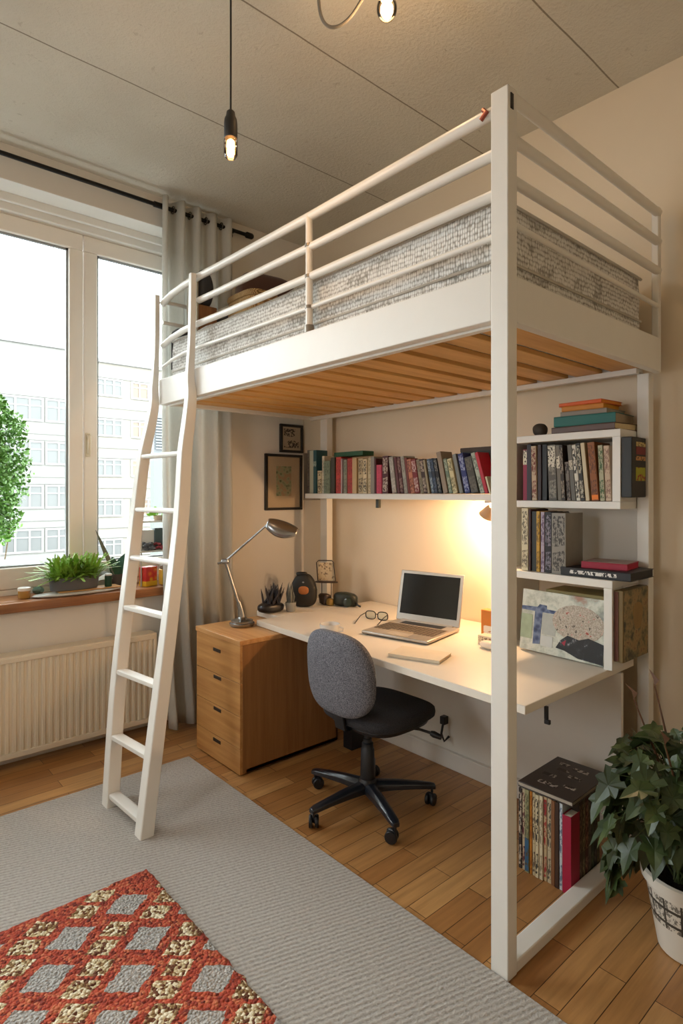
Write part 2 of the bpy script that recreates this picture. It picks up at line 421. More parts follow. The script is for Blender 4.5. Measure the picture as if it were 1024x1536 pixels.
# ------------------------------------------------------------------ rugs
def rug_mat():
    m, nt, b, N, L = base('grey_ribbed_rug')
    v = coord(nt); vr = coord(nt, rot=(0, 0, .30))
    wv = N.new('ShaderNodeTexWave'); wv.bands_direction = 'X'; wv.inputs['Scale'].default_value = 19; wv.inputs['Distortion'].default_value = 1.6
    wv.inputs['Detail'].default_value = 2; wv.inputs['Detail Scale'].default_value = 3.; L.new(vr, wv.inputs['Vector'])
    f = tex(nt, v, 95, 4, .75); f2 = tex(nt, coord(nt, (6, 60, 1)), 6, 3)
    h = mth(nt, 'ADD', mth(nt, 'MULTIPLY', wv.outputs['Fac'], .30), mth(nt, 'MULTIPLY', f, 1.1))
    c = ramp(nt, mth(nt, 'MULTIPLY', h, .75), [(.2, '#79736b'), (.5, '#ada79f'), (.85, '#cdc8c0')])
    c = mixc(nt, mth(nt, 'MULTIPLY', f2, .25), c, '#8f8880')
    L.new(c, b.inputs['Base Color']); b.inputs['Roughness'].default_value = .95; b.inputs['Sheen Weight'].default_value = .2
    bump(nt, h, .8, .007); return m
b = MB(); b.box(-2.88, .6, -1.3, 1.474, 0, .010)
tag(b.build('rug', rug_mat(), bevel=.004), 'large pale grey ribbed rug covering the floor before the desk', 'rug')
def kilim_mat(cx, cy):
    m, nt, b, N, L = base('red_tufted_pattern')
    tc = N.new('ShaderNodeTexCoord'); sp = N.new('ShaderNodeSeparateXYZ'); L.new(tc.outputs['Object'], sp.inputs[0])
    nz = tex(nt, coord(nt), 30, 3)
    px = mth(nt, 'ADD', sp.outputs['X'], mth(nt, 'MULTIPLY', mth(nt, 'SUBTRACT', nz, .5), .022)); py = mth(nt, 'ADD', sp.outputs['Y'], mth(nt, 'MULTIPLY', mth(nt, 'SUBTRACT', nz, .5), .022))
    px = mth(nt, 'SUBTRACT', px, -1.77-cx); py = mth(nt, 'SUBTRACT', py, .765-cy)
    rx, ry = .6625, .749
    s = mth(nt, 'DIVIDE', mth(nt, 'ADD', mth(nt, 'MULTIPLY', px, rx), mth(nt, 'MULTIPLY', py, ry)), .235)
    tt = mth(nt, 'DIVIDE', mth(nt, 'ADD', mth(nt, 'MULTIPLY', px, -ry), mth(nt, 'MULTIPLY', py, rx)), .152)
    row = mth(nt, 'FLOOR', mth(nt, 'ADD', tt, .5))
    tf = mth(nt, 'SUBTRACT', mth(nt, 'FRACT', mth(nt, 'ADD', tt, 40.5)), .5)
    off = mth(nt, 'MULTIPLY', mth(nt, 'GREATER_THAN', row, .5), .5)
    ss = mth(nt, 'ADD', s, mth(nt, 'ADD', off, mth(nt, 'MULTIPLY', tf, -.14)))
    sf = mth(nt, 'ABSOLUTE', mth(nt, 'SUBTRACT', mth(nt, 'FRACT', mth(nt, 'ADD', ss, 40.5)), .5))
    ta = mth(nt, 'ABSOLUTE', tf)
    vo = N.new('ShaderNodeTexVoronoi'); vo.inputs['Scale'].default_value = 112; L.new(tc.outputs['Object'], vo.inputs['Vector'])
    sc = N.new('ShaderNodeSeparateColor'); L.new(vo.outputs['Color'], sc.inputs[0]); rnd = sc.outputs[0]
    red = ramp(nt, rnd, [(0, '#6a281f'), (.35, '#a5402d'), (.7, '#bb5036'), (1, '#c5744f')])
    knot = ramp(nt, rnd, [(0, '#6b3f26'), (.25, '#8f6f45'), (.48, '#c9b58c'), (.75, '#e6dabb')], 'CONSTANT')
    grey = ramp(nt, tex(nt, coord(nt), 110, 3, .8), [(.3, '#76746f'), (.5, '#aaa7a2'), (.7, '#cbc8c2')])
    band = mth(nt, 'GREATER_THAN', mth(nt, 'ABSOLUTE', mth(nt, 'SUBTRACT', mth(nt, 'FRACT', mth(nt, 'MULTIPLY', tt, 2)), .5)), .40)
    isred = mth(nt, 'MAXIMUM', mth(nt, 'LESS_THAN', sf, .34), band)
    c = mixc(nt, isred, knot, red)
    ispatch = mth(nt, 'MULTIPLY', mth(nt, 'GREATER_THAN', px, -.27), mth(nt, 'MULTIPLY', mth(nt, 'MULTIPLY', mth(nt, 'LESS_THAN', sf, .20), mth(nt, 'LESS_THAN', ta, .31)), mth(nt, 'LESS_THAN', row, 1.5)))
    c = mixc(nt, ispatch, c, grey)
    L.new(c, b.inputs['Base Color']); b.inputs['Roughness'].default_value = .95
    h = mth(nt, 'SUBTRACT', 1., vo.outputs['Distance']); bump(nt, mth(nt, 'ADD', h, mth(nt, 'MULTIPLY', tex(nt, coord(nt), 120), .4)), .8, .012); return m
# red rug: one corner towards the desk, slightly wavy edge
KX0, KX1, KY0, KY1 = -2.11, -.5, -.9, .915
def kz(x, y): return .013+.009*noise.noise(Vector((x*60, y*60, 0)))
b = MB()
def kfun(u, v):
    x = KX0+(KX1-KX0)*u; y = KY0+(KY1-KY0)*v
    if u == 0: x += .012*noise.noise(Vector((y*25, 3, 0)))
    if v == 1: y += .012*noise.noise(Vector((x*25, 7, 0)))
    # the corner is rubbed round
    d = max(0, (u*(KX1-KX0) < .0001)*1.)
    e = (u in (0., 1.) or v in (0., 1.))
    return Vector((x, y, .011 if e else .022+.005*noise.noise(Vector((x*55, y*55, 0)))))
b.sheet(kfun, 170, 190)
kc = ((KX0+KX1)/2, (KY0+KY1)/2)
o = b.build('tufted_rug', kilim_mat(*kc), smooth=80, normals=False)
tag(o, 'small red tufted rug with grey square patches lying on the grey rug', 'rug')

# ------------------------------------------------------------------ loft bed
bed = thing('loft_bed', 'white wood and steel loft bed with railings above the desk', 'bed', (-2.1, 2.05, 0))
PY = 1.478
bx('corner_post', WHITE, bed, -1.013, -.955, PY, PY+.047, 0, 2.565, bevel=.003)
bx('corner_post', WHITE, bed, -1.048, -1.0, 2.58, 2.63, 0, 1.893, bevel=.003)
bx('end_guard_post', WHITE, bed, -.994, -.966, 2.59, 2.62, 1.893, 2.575, bevel=.004)
bx('corner_post', WHITE, bed, -3.135, -3.065, 2.58, 2.63, 0, 1.90, bevel=.003)
bx('side_rail', WHITE, bed, -3.255, -1.013, PY+.002, PY+.040, 1.90, 2.045, bevel=.003)
bx('side_rail', WHITE, bed, -3.255, -1.04, 2.585, 2.625, 1.90, 2.03, bevel=.003)
bx('end_rail', WHITE, bed, -.992, -.957, PY+.047, 2.58, 1.893, 2.028, bevel=.003)
bx('end_rail', WHITE, bed, -3.257, -3.222, PY+.04, 2.585, 1.90, 2.045, bevel=.003)
bx('floor_beam', WHITE, bed, -1.014, -.957, PY+.047, 2.58, 0, .036, bevel=.004)
for k in range(14):
    x = -3.19+k*.157
    bx('slat', PINE, bed, x, x+.110, PY+.041, 2.584, 1.917, 1.936, bevel=.002)
bx('slat_ledge', WHITE, bed, -3.22, -.993, PY+.041, PY+.07, 1.893, 1.916, bevel=.001)
bx('slat_ledge', WHITE, bed, -3.22, -1.04, 2.555, 2.584, 1.893, 1.916, bevel=.001)
def rail(name, pts, r, seg=12): b = MB(); b.tube(pts, r, seg); return b.build(name, WHITE2, bed)
XL, XRG = -3.262, -1.01
yg = PY+.028
for z, r in ((2.52, .0185), (2.395, .0165), (2.275, .0165), (2.15, .0095)):
    rail('guard_rail', [(XRG, yg, z+.004), (-1.9, yg, z), (-2.6, yg, z+.006), (-2.83, yg, z+.010)] + ([] if z == 2.395 else [(-3.0, yg, z+.008), (-3.15, yg, z-.006), (XL, yg, z-.03)]), r)
for z in (2.50, 2.38): rail('end_guard_rail', [(XL, yg, z), (XL, 2.6, z)], .011)
rail('end_guard_post', [(XL+.02, 2.6, 2.0), (XL+.02, 2.6, 2.52)], .014)
for z, r in ((2.55, .017), (2.43, .0165), (2.31, .0165)): rail('end_guard_rail', [(-.972, PY+.04, z), (-.972, 2.60, z)], r)
rail('end_guard_rail', [(-.972, PY+.04, 2.185), (-.972, 2.60, 2.165)], .009)
rail('guard_post', [(-1.895, yg-.004, 2.045), (-1.895, yg-.004, 2.525)], .015)
b = MB()
for z in (2.40, 2.275, 2.15): b = MB(); b.lathe([(.0185, -.006), (.0185, .006)], (-1.895, yg-.004, z), 12); b.build('guard_bracket', M('bracket_grey', '#8d8579', .4, .5), bed)
b = MB(); b.lathe([(.02, 0), (.02, .03)], (-1.895, yg-.004, 2.046), 12); b.build('guard_bracket', M('bracket_grey', '#8d8579', .4, .5), bed)
b = MB(); b.tube([(-1.045, yg-.019, 2.535), (-1.03, yg-.025, 2.52), (-1.05, yg-.024, 2.505)], .007, 8); b.build('rail_clip', M('copper_red', '#8d4530', .4, .6), bed)
b = MB(); b.box(-.9549, -.953, PY+.012, PY+.026, 2.50, 2.545); b.build('bracket_slot', DARK, bed)

# mattress in a woven cover
def weave_mat():
    m, nt, b, N, L = base('woven_cover')
    v = coord(nt, rot=(.0, .0, .0))
    w1 = N.new('ShaderNodeTexVoronoi'); w1.inputs['Scale'].default_value = 104; w1.inputs['Randomness'].default_value = .35
    L.new(coord(nt, (1, 1, .6)), w1.inputs['Vector'])
    d = tex(nt, v, 5, 4); d2 = tex(nt, coord(nt, (1, 1, 3)), 18, 3)
    h = mth(nt, 'MULTIPLY', w1.outputs['Distance'], 1.25)
    h = mth(nt, 'ADD', h, mth(nt, 'MULTIPLY', mth(nt, 'SUBTRACT', mth(nt, 'ADD', d, d2), 1.), .45))
    c = ramp(nt, h, [(.32, '#e6e4e0'), (.58, '#c6c3bd'), (.85, '#8d887f')])
    L.new(c, b.inputs['Base Color']); b.inputs['Roughness'].default_value = .95; b.inputs['Sheen Weight'].default_value = .15
    bump(nt, mth(nt, 'SUBTRACT', 1., w1.outputs['Distance']), .8, .006); return m
WEAVE = weave_mat()
mt = thing('mattress', 'thick mattress in a grey and white woven cover on the loft bed', 'mattress', (-2.1, 2.05, 1.937))
def matt(b):
    b.box(-3.215, -1.02, PY+.060, 2.55, 1.937, 2.275)
    bmesh.ops.subdivide_edges(b.bm, edges=b.bm.edges[:], cuts=22, use_grid_fill=True)
    for v in b.bm.verts:
        q = v.co*5
        k = .010*noise.noise(q)+.006*noise.noise(v.co*17)
        if v.co.y < 1.57: v.co.y += abs(k)*1.2
        if v.co.x > -1.03: v.co.x -= abs(k)*1.2
        if v.co.z > 2.2: v.co.z += k*1.5 + .018*max(0, (v.co.x+1.9))
b = MB(); matt(b); b.build('mattress_cover', WEAVE, mt, bevel=.018, seg=3, smooth=70)
PIPE = M('piping', '#b8b1a5', .9, bmp=.3, bs=300)
b = MB(); zt = 2.276
b.tube([(-3.21, PY+.065, 2.262), (-2.0, PY+.065, 2.262), (-1.03, PY+.065, 2.278), (-1.016, PY+.08, 2.278), (-1.016, 2.0, 2.276), (-1.016, 2.54, 2.272)], .006, 6); b.build('piping', PIPE, mt)
b = MB(); b.tube([(-3.21, PY+.06, 2.09), (-2.0, PY+.06, 2.09), (-1.03, PY+.06, 2.10), (-1.017, PY+.07, 2.10), (-1.017, 2.54, 2.10)], .005, 6); b.build('piping', PIPE, mt)
DG = M('charcoal_wool', '#4a4746', .95, bmp=.4, bs=150, bd=.003, var=.3, vs=20)
def thr(u, v):
    # folded blanket slumped over the far end
    y = 1.545+.075*u; x = -3.232+.17*max(0, v-.35)
    z = 2.300+.03*math.sin(v*PI)+.008*math.sin(u*7+v*9)-.55*max(0, .35-v)
    return Vector((x, y, z))
b = MB(); b.sheet(thr, 24, 12); tag(b.build('blanket', DG, smooth=80, solid=.012), 'dark grey blanket slumped at the ladder end of the mattress', 'blanket')
# things lying at the head of the bed
BR = M('brown_velvet', '#4a2a1c', .8, sheen=.3, bmp=.2, bs=120, var=.2)
b = MB(); b.ell((0, 0, 0), (.20, .07, .235), .45, .4, 32, 18)
b.xf(Matrix.Translation((-3.13, 2.14, 2.535)) @ Matrix.Rotation(1.45, 4, 'Z') @ Matrix.Rotation(-.12, 4, 'X'))
tag(b.build('cushion', BR), 'dark brown velvet cushion standing upright at the end of the loft bed', 'cushion')
WICK = None
def wick():
    m, nt, bb, N, L = base('wicker')
    wv = N.new('ShaderNodeTexWave'); wv.inputs['Scale'].default_value = 40; wv.inputs['Distortion'].default_value = 3; L.new(coord(nt, (1, 1, 2)), wv.inputs['Vector'])
    br = N.new('ShaderNodeTexBrick'); br.inputs['Scale'].default_value = 60; L.new(coord(nt), br.inputs['Vector'])
    f = mth(nt, 'MULTIPLY', wv.outputs['Fac'], tex(nt, coord(nt), 60))
    L.new(ramp(nt, f, [(.05, '#7d5a33'), (.4, '#c7a670')]), bb.inputs['Base Color']); bb.inputs['Roughness'].default_value = .8; bump(nt, f, .8, .006); return m
WICK = wick()
t = thing('wicker_basket', 'low woven wicker basket on the loft mattress before the brown cushion', 'basket', (-2.90, 1.88, 2.29))
b = MB(); b.ell((-2.90, 1.88, 2.40), (.15, .10, .11), .35, .5, 28, 12); b.build('body', WICK, t)
b = MB(); b.ell((-2.90, 1.88, 2.505), (.155, .105, .024), .5, .5, 28, 8); b.build('lid', WICK, t)
t = thing('table_lantern', 'dark blue hooded lantern on a wooden block at the ladder end of the loft bed', 'lantern', (-3.09, 1.72, 2.29))
b = MB(); b.box(-3.17, -3.07, 1.63, 1.75, 2.285, 2.47); b.build('block', wood('walnut', '#6a4429', '#8a603c', 'z'), t, bevel=.004)
b = MB(); b.ell((-3.12, 1.69, 2.575), (.048, .058, .115), 1., .9, 20, 14); b.build('hood', M('slate_blue', '#2c3038', .6), t)
b = MB(); b.box(-3.18, -3.06, 1.615, 1.625, 2.3, 2.64); b.build('backboard', M('worn_board', '#a39c8c', .8, var=.3), t, bevel=.001)
t = thing('folded_scarf', 'dark checked scarf bundled beside the wicker basket on the loft bed', 'scarf', (-3.10, 1.82, 2.29))
b = MB(); b.ell((-3.125, 1.83, 2.385), (.055, .055, .10), .8, .8, 24, 14, fn=lambda p: (lambda q: Vector((q.x, q.y, max(q.z, -.088))))(p*(1+.2*noise.noise(p*22)))); b.build('folds', DG, t)
b = MB(); b.ell((-3.12, 1.83, 2.49), (.055, .05, .014), .7, .8, 20, 8, fn=lambda p: p+Vector((0, 0, .02*math.sin(p.y*30)))); b.build('pale_fold', M('cream_cloth', '#d9d2c4', .9), t)

# ------------------------------------------------------------------ ladder
lad = thing('ladder', 'white ladder leaning from the grey rug up to the loft bed', 'ladder', (-2.5, 1.0, .01))
LS = [(-3.262, 1.470, 2.53, .026, .028), (-3.262, 1.466, 2.2, .028, .028), (-3.263, 1.454, 2.0, .034, .036), (-3.262, 1.452, 1.9, .044, .046), (-3.235, 1.415, 1.76, .05, .052), (-3.17, 1.352, 1.592, .052, .055), (-3.075, 1.277, 1.307, .054, .057), (-2.995, 1.217, 1.066, .056, .058), (-2.92, 1.157, .832, .058, .058), (-2.83, 1.088, .549, .06, .058), (-2.743, 1.032, .282, .06, .058), (-2.665, .985, .010, .06, .058)]
RS = [(-2.83, 1.470, 2.535, .028, .030), (-2.83, 1.464, 2.2, .030, .030), (-2.83, 1.453, 2.0, .036, .038), (-2.825, 1.456, 1.9, .046, .048), (-2.80, 1.430, 1.76, .052, .054), (-2.725, 1.372, 1.592, .054, .057), (-2.65, 1.318, 1.307, .056, .058), (-2.59, 1.262, 1.066, .058, .058), (-2.53, 1.202, .832, .06, .058), (-2.463, 1.132, .549, .062, .058), (-2.398, 1.064, .282, .062, .058), (-2.335, .998, .010, .062, .058)]
def stile(P):
    # resample smoothly, rectangular section
    V = [Vector(p[:3]) for p in P]; out = []
    for i in range(len(P)-1):
        p0 = V[max(i-1, 0)]; p1 = V[i]; p2 = V[i+1]; p3 = V[min(i+2, len(V)-1)]
        for k in range(4):
            t = k/4
            q = .5*((2*p1)+(p2-p0)*t+(2*p0-5*p1+4*p2-p3)*t*t+(3*p1-p0-3*p2+p3)*t**3)
            out.append((q, P[i][3]+(P[i+1][3]-P[i][3])*t, P[i][4]+(P[i+1][4]-P[i][4])*t))
    out.append((V[-1], P[-1][3], P[-1][4]))
    rs = []
    for q, wx, wy in out:
        c = .06*min(wx, wy); a, d = wx/2, wy/2
        rs.append([q+Vector(p) for p in ((-a+c, -d, 0), (a-c, -d, 0), (a, -d+c, 0), (a, d-c, 0), (a-c, d, 0), (-a+c, d, 0), (-a, d-c, 0), (-a, -d+c, 0))])
    b = MB(); b.rings(rs); return b.build('stile', WHITE, lad, smooth=30)
stile(LS); stile(RS)
for i in range(5, 12):
    a, c = Vector(LS[i][:3]), Vector(RS[i][:3])
    if i == 11: a = Vector((-2.678, .997, .052)); c = Vector((-2.348, 1.012, .052))
    a.x += .02; c.x -= .02
    flat = i in (5, 6, 7)
    w, h = (.052, .024) if not flat else (.05, .026)
    b = MB(); rs = []
    for k in range(5):
        q = a.lerp(c, k/4)
        n = 16
        rs.append([q+Vector((0, w/2*math.copysign(abs(math.cos(2*PI*j/n))**.6, math.cos(2*PI*j/n)), h/2*math.copysign(abs(math.sin(2*PI*j/n))**(.7 if flat else .35), math.sin(2*PI*j/n)))) for j in range(n)])
    b.rings(rs); b.build('rung', WHITE, lad, smooth=50)

# ------------------------------------------------------------------ drawer cabinet
cab = thing('drawer_cabinet', 'oak drawer cabinet with four drawers standing under the desk end', 'drawer cabinet', (-2.74, 1.88, 0))
cx0, cx1, cy0, cy1, ch = -2.96, -2.515, 1.575, 2.195, .668
b = MB(); b.box(cx0, cx0+.018, cy0, cy1, .01, ch-.024); b.box(cx1-.018, cx1, cy0, cy1, .01, ch-.024); b.box(cx0, cx1, cy1-.012, cy1, .01, ch-.024); b.box(cx0, cx1, cy0+.02, cy1, .01, .03)
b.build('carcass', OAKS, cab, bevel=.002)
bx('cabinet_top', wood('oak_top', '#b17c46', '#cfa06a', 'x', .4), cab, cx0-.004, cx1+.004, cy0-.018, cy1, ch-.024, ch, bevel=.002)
for z0, z1, hz, hx in ((.457, .643, .578, -2.74), (.295, .454, .437, -2.735), (.136, .292, .272, -2.735), (.008, .133, .108, -2.74)):
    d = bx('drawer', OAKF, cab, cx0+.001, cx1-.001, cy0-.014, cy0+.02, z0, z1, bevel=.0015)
    bx('drawer_pull', M('pull_dark', '#2b211a', .5), d, hx-.037, hx+.037, cy0-.0165, cy0-.012, hz-.008, hz+.009, bevel=.001)  # raised dark plate, coloured as the shade inside a handle cutout

# ------------------------------------------------------------------ desk
DESKT = M('desk_laminate', '#ddd5c8', .38, var=.03, bmp=.03, bs=300)
dk = thing('desk', 'long white desk built in under the loft bed', 'desk', (-1.9, 2.2, 0))
b = MB(); b.prism([(-2.742, 1.806, .67), (-1.058, 1.737, .67), (-1.058, 2.575, .67), (-1.10, 2.575, .67), (-1.10, 2.674, .67), (-2.742, 2.674, .67)], (0, 0, .03)); b.build('desktop', DESKT, dk, bevel=.0025)
b = MB(); b.box(-3.05, -2.742, 2.20, 2.57, .67, .70); b.box(-2.96, -2.742, 1.95, 2.20, .67, .70); b.build('desktop_return', DESKT, dk, bevel=.0025)
bx('back_panel', WHITE, dk, -2.72, -1.045, 2.425, 2.445, 0.0, .67, bevel=.002)
bx('kick_board', WHITE, dk, -2.72, -1.045, 2.400, 2.4245, 0.0, .085, bevel=.003)
b = MB(); b.box(-1.062, -1.050, 1.86, 1.872, .625, .67); b.box(-1.062, -1.042, 1.86, 1.872, .61, .625); b.build('bag_hook', DARK, dk, bevel=.002)
bx('cable_box', M('cable_box_black', '#17181b', .5), None, -2.44, -2.37, 2.17, 2.30, 0, .26, bevel=.004)
o = bpy.data.objects['cable_box']; tag(o, 'narrow black box on the floor between the drawer cabinet and the chair', 'box')
t = thing('wall_plug', 'small black plug with cable under the desk, on the white panel', 'plug', (-1.93, 2.42, .25))
b = MB(); b.box(-1.945, -1.915, 2.39, 2.424, .215, .255); b.build('socket', DARK, t, bevel=.003)
b = MB(); b.tube([(-1.93, 2.40, .22), (-1.93, 2.385, .17), (-1.915, 2.39, .135), (-1.90, 2.41, .16)], .006, 8); b.build('cable', DARK, t)

# ------------------------------------------------------------------ office chair
UPH = None
def tweed(name, a, c):
    m, nt, b, N, L = base(name)
    f = tex(nt, coord(nt), 260, 3, .75); f2 = tex(nt, coord(nt), 9, 2)
    L.new(mixc(nt, mth(nt, 'MULTIPLY', f2, .3), ramp(nt, f, [(.38, a), (.62, c)]), a), b.inputs['Base Color']); b.inputs['Roughness'].default_value = .95
    bump(nt, f, .5, .003); return m
TW = tweed('grey_tweed', '#3a3b43', '#8f8f97'); TWD = tweed('charcoal_cloth', '#1e1d1f', '#38363a')
ch_ = thing('office_chair', 'grey tweed swivel chair on black castors at the desk', 'chair', (-1.9, 1.835, 0))
ccx, ccy = -1.905, 1.84
def seatfn(p):
    k = 1-.10*(p.y/.22)
    z = p.z - .018*(max(0, p.y)/.22)**2*1.2 + .006*(abs(p.x)/.22)**2
    return Vector((p.x*k, p.y, z))
b = MB(); b.ell((-1.885, 1.905, .43), (.222, .222, .040), .55, .62, 48, 14, fn=seatfn); b.build('seat', TWD, ch_, smooth=80)
b = MB(); b.ell((-1.885, 1.90, .395), (.19, .19, .02), .4, .6, 40, 8); b.build('seat_shell', DARK, ch_)
def backfn(p):
    # upholstered back: rounded top, gently wrapped, leaning backwards
    zz = p.z/.20
    w = 1.0 - .16*max(0, zz)**2 + .02*zz - .10*max(0, -zz-.4)
    x = p.x*w
    y = p.y + .16*x*x/.2 - .10*(p.z+.2)*.6
    return Vector((x, y, p.z))
b = MB(); b.ell((-1.918, 1.668, .630), (.206, .036, .178), .62, .55, 44, 24, fn=backfn); b.build('backrest', TW, ch_, smooth=80)
b = MB(); b.rings([[Vector((-1.90+sx*.03, y+dy, z)) for sx, dy in ((-1, -.005), (1, -.005), (1, .005), (-1, .005))] for y, z in ((1.90, .378), (1.73, .376), (1.678, .39), (1.664, .45), (1.664, .56))]); b.build('back_support', DARK, ch_, bevel=.002)
b = MB(); b.lathe([(.03, .10), (.033, .13), (.030, .26), (.026, .265), (.026, .285), (.02, .29), (.02, .305), (.016, .306), (.016, .376)], (ccx, ccy, 0), 20); b.build('gas_column', DARK, ch_)
b = MB(); b.box(ccx-.07, ccx+.07, ccy-.09, ccy+.11, .366, .384); b.build('seat_plate', DARK, ch_, bevel=.004)
b = MB(); b.tube([(ccx+.05, ccy+.03, .374), (ccx+.20, ccy+.12, .372), (ccx+.25, ccy+.15, .36)], .006, 8); b.lathe([(.010, 0), (.014, .015), (.010, .05)], (ccx+.24, ccy+.145, .362), 10, axis=(1, .5, -.3)); b.build('height_lever', DARK, ch_)
b = MB(); b.lathe([(.038, .075), (.042, .09), (.042, .118), (.034, .13)], (ccx, ccy, 0), 20); b.build('hub', DARK, ch_)
GLB = M('black_base', '#1a1e26', .28, var=.05, coat=.3)
for a in (-166, -94, -22, 54, 132):
    A = math.radians(a); d = Vector((math.cos(A), math.sin(A), 0)); n = Vector((-d.y, d.x, 0)); c0 = Vector((ccx, ccy, 0))
    rs = []
    for r, z0, z1, w in ((.025, .075, .12, .030), (.12, .078, .115, .026), (.22, .076, .104, .022), (.285, .072, .094, .0195), (.306, .068, .088, .014)):
        q = c0+d*r
        rs.append([q+n*s*w+Vector((0, 0, z)) for s, z in ((-1, z0), (1, z0), (1, (z0+z1)/2+.006), (.45, z1), (-.45, z1), (-1, (z0+z1)/2+.006))])
    b = MB(); b.rings(rs); lg = b.build('leg', GLB, ch_, smooth=50, bevel=.003)
    q = c0+d*.292; f = Vector((math.cos(A+.9), math.sin(A+.9), 0)); w = Vector((-f.y, f.x, 0)); wc = q-f*.014
    b = MB(); b.tube([q+Vector((0, 0, .05)), q+Vector((0, 0, .078))], .006, 8)
    for s in (-1, 1):
        b.lathe([(.012, -.008), (.024, -.007), (.0265, -.003), (.0265, .003), (.024, .007), (.012, .008)], wc+w*s*.013+Vector((0, 0, .0265)), 20, axis=w)
    b.ell(wc+Vector((0, 0, .038)), (.026, .010, .018), .8, .8, 16, 8)
    b.build('castor', DARK, lg)

# ------------------------------------------------------------------ books
def book(name, label, x, y, z, t, h, d, col, ink=None, lean=0., group=None, cat='book', plate=None, rz=0., cover_kind=None, cut=.5):
    """upright book, spine to -Y, pivot at its bottom spine corner"""
    r = thing(name, label, cat, (x, y, z), (0, 0, 0), group)
    L = math.radians(lean)
    piv = t if lean > 0 else 0.
    m = Matrix.Rotation(rz, 4, 'Z') @ Matrix.Translation((piv, 0, 0)) @ Matrix.Rotation(L, 4, 'Y') @ Matrix.Translation((-piv, 0, 0))
    cm = M('cover_'+col.lstrip('#'), col, .55, var=.12, vs=30)
    e = min(.0025, t*.16)
    b = MB(); b.box(0, t, 0, e, 0, h); b.box(0, e, e, d, 0, h); b.box(t-e, t, e, d, 0, h); b.xf(m)
    b.build('cover', cm, r, local=True, bevel=.0007, seg=1)
    b = MB(); b.box(e, t-e, e, d-.004, .003, h-.003); b.xf(m); b.build('page_block', PAPER, r, local=True)
    if ink:
        lo, hi = (.05, .95)
        b = MB(); b.box(t*.08, t*.92, -.0006, 0, h*lo, h*hi); b.xf(m); b.build('spine_print', inked('print_%s_%s' % (col, ink), col, ink, 150, 60, cut), r, local=True)
    if plate:
        c, lo, hi = plate
        b = MB(); b.box(t*.04, t*.96, -.0010, -.0004, h*lo, h*hi); b.xf(m); b.build('spine_label', inked('label_'+c, c, '#4b443b', 150, 80, .55) if c[0] == '#' and c not in ('#e8791c',) else M('plate_'+c, c, .6), r, local=True)
    return r
def run(rows, y, z, where, group, name='book', cat='book', tail=''):
    names = [r[0] for r in rows]
    end = None
    for i, r in enumerate(rows):
        d, x, t, h, lean, col, ink, dep = r[:8]; plate = r[8] if len(r) > 8 else None
        tn = math.tan(math.radians(-lean))
        if end is not None:
            # a book may not cut into the one it leans on
            x = max(x, end[0]+max(0, (tn-end[1])*min(h, end[2]))+.0006)
        end = (x+t/math.cos(math.radians(lean)), tn, h)
        if i == 0: lab = '%s at the left end, beside %s, %s' % (d, names[1], where)
        elif i == len(rows)-1: lab = '%s at the right end, after %s, %s' % (d, names[i-1], where)
        else: lab = '%s between %s and %s %s' % (d, names[i-1], names[i+1], where)
        book(name, lab, x, y+random.uniform(0, .012), z, t-.0012, h, dep, col, ink, lean, group, cat, plate, cut=.5)
S = .095
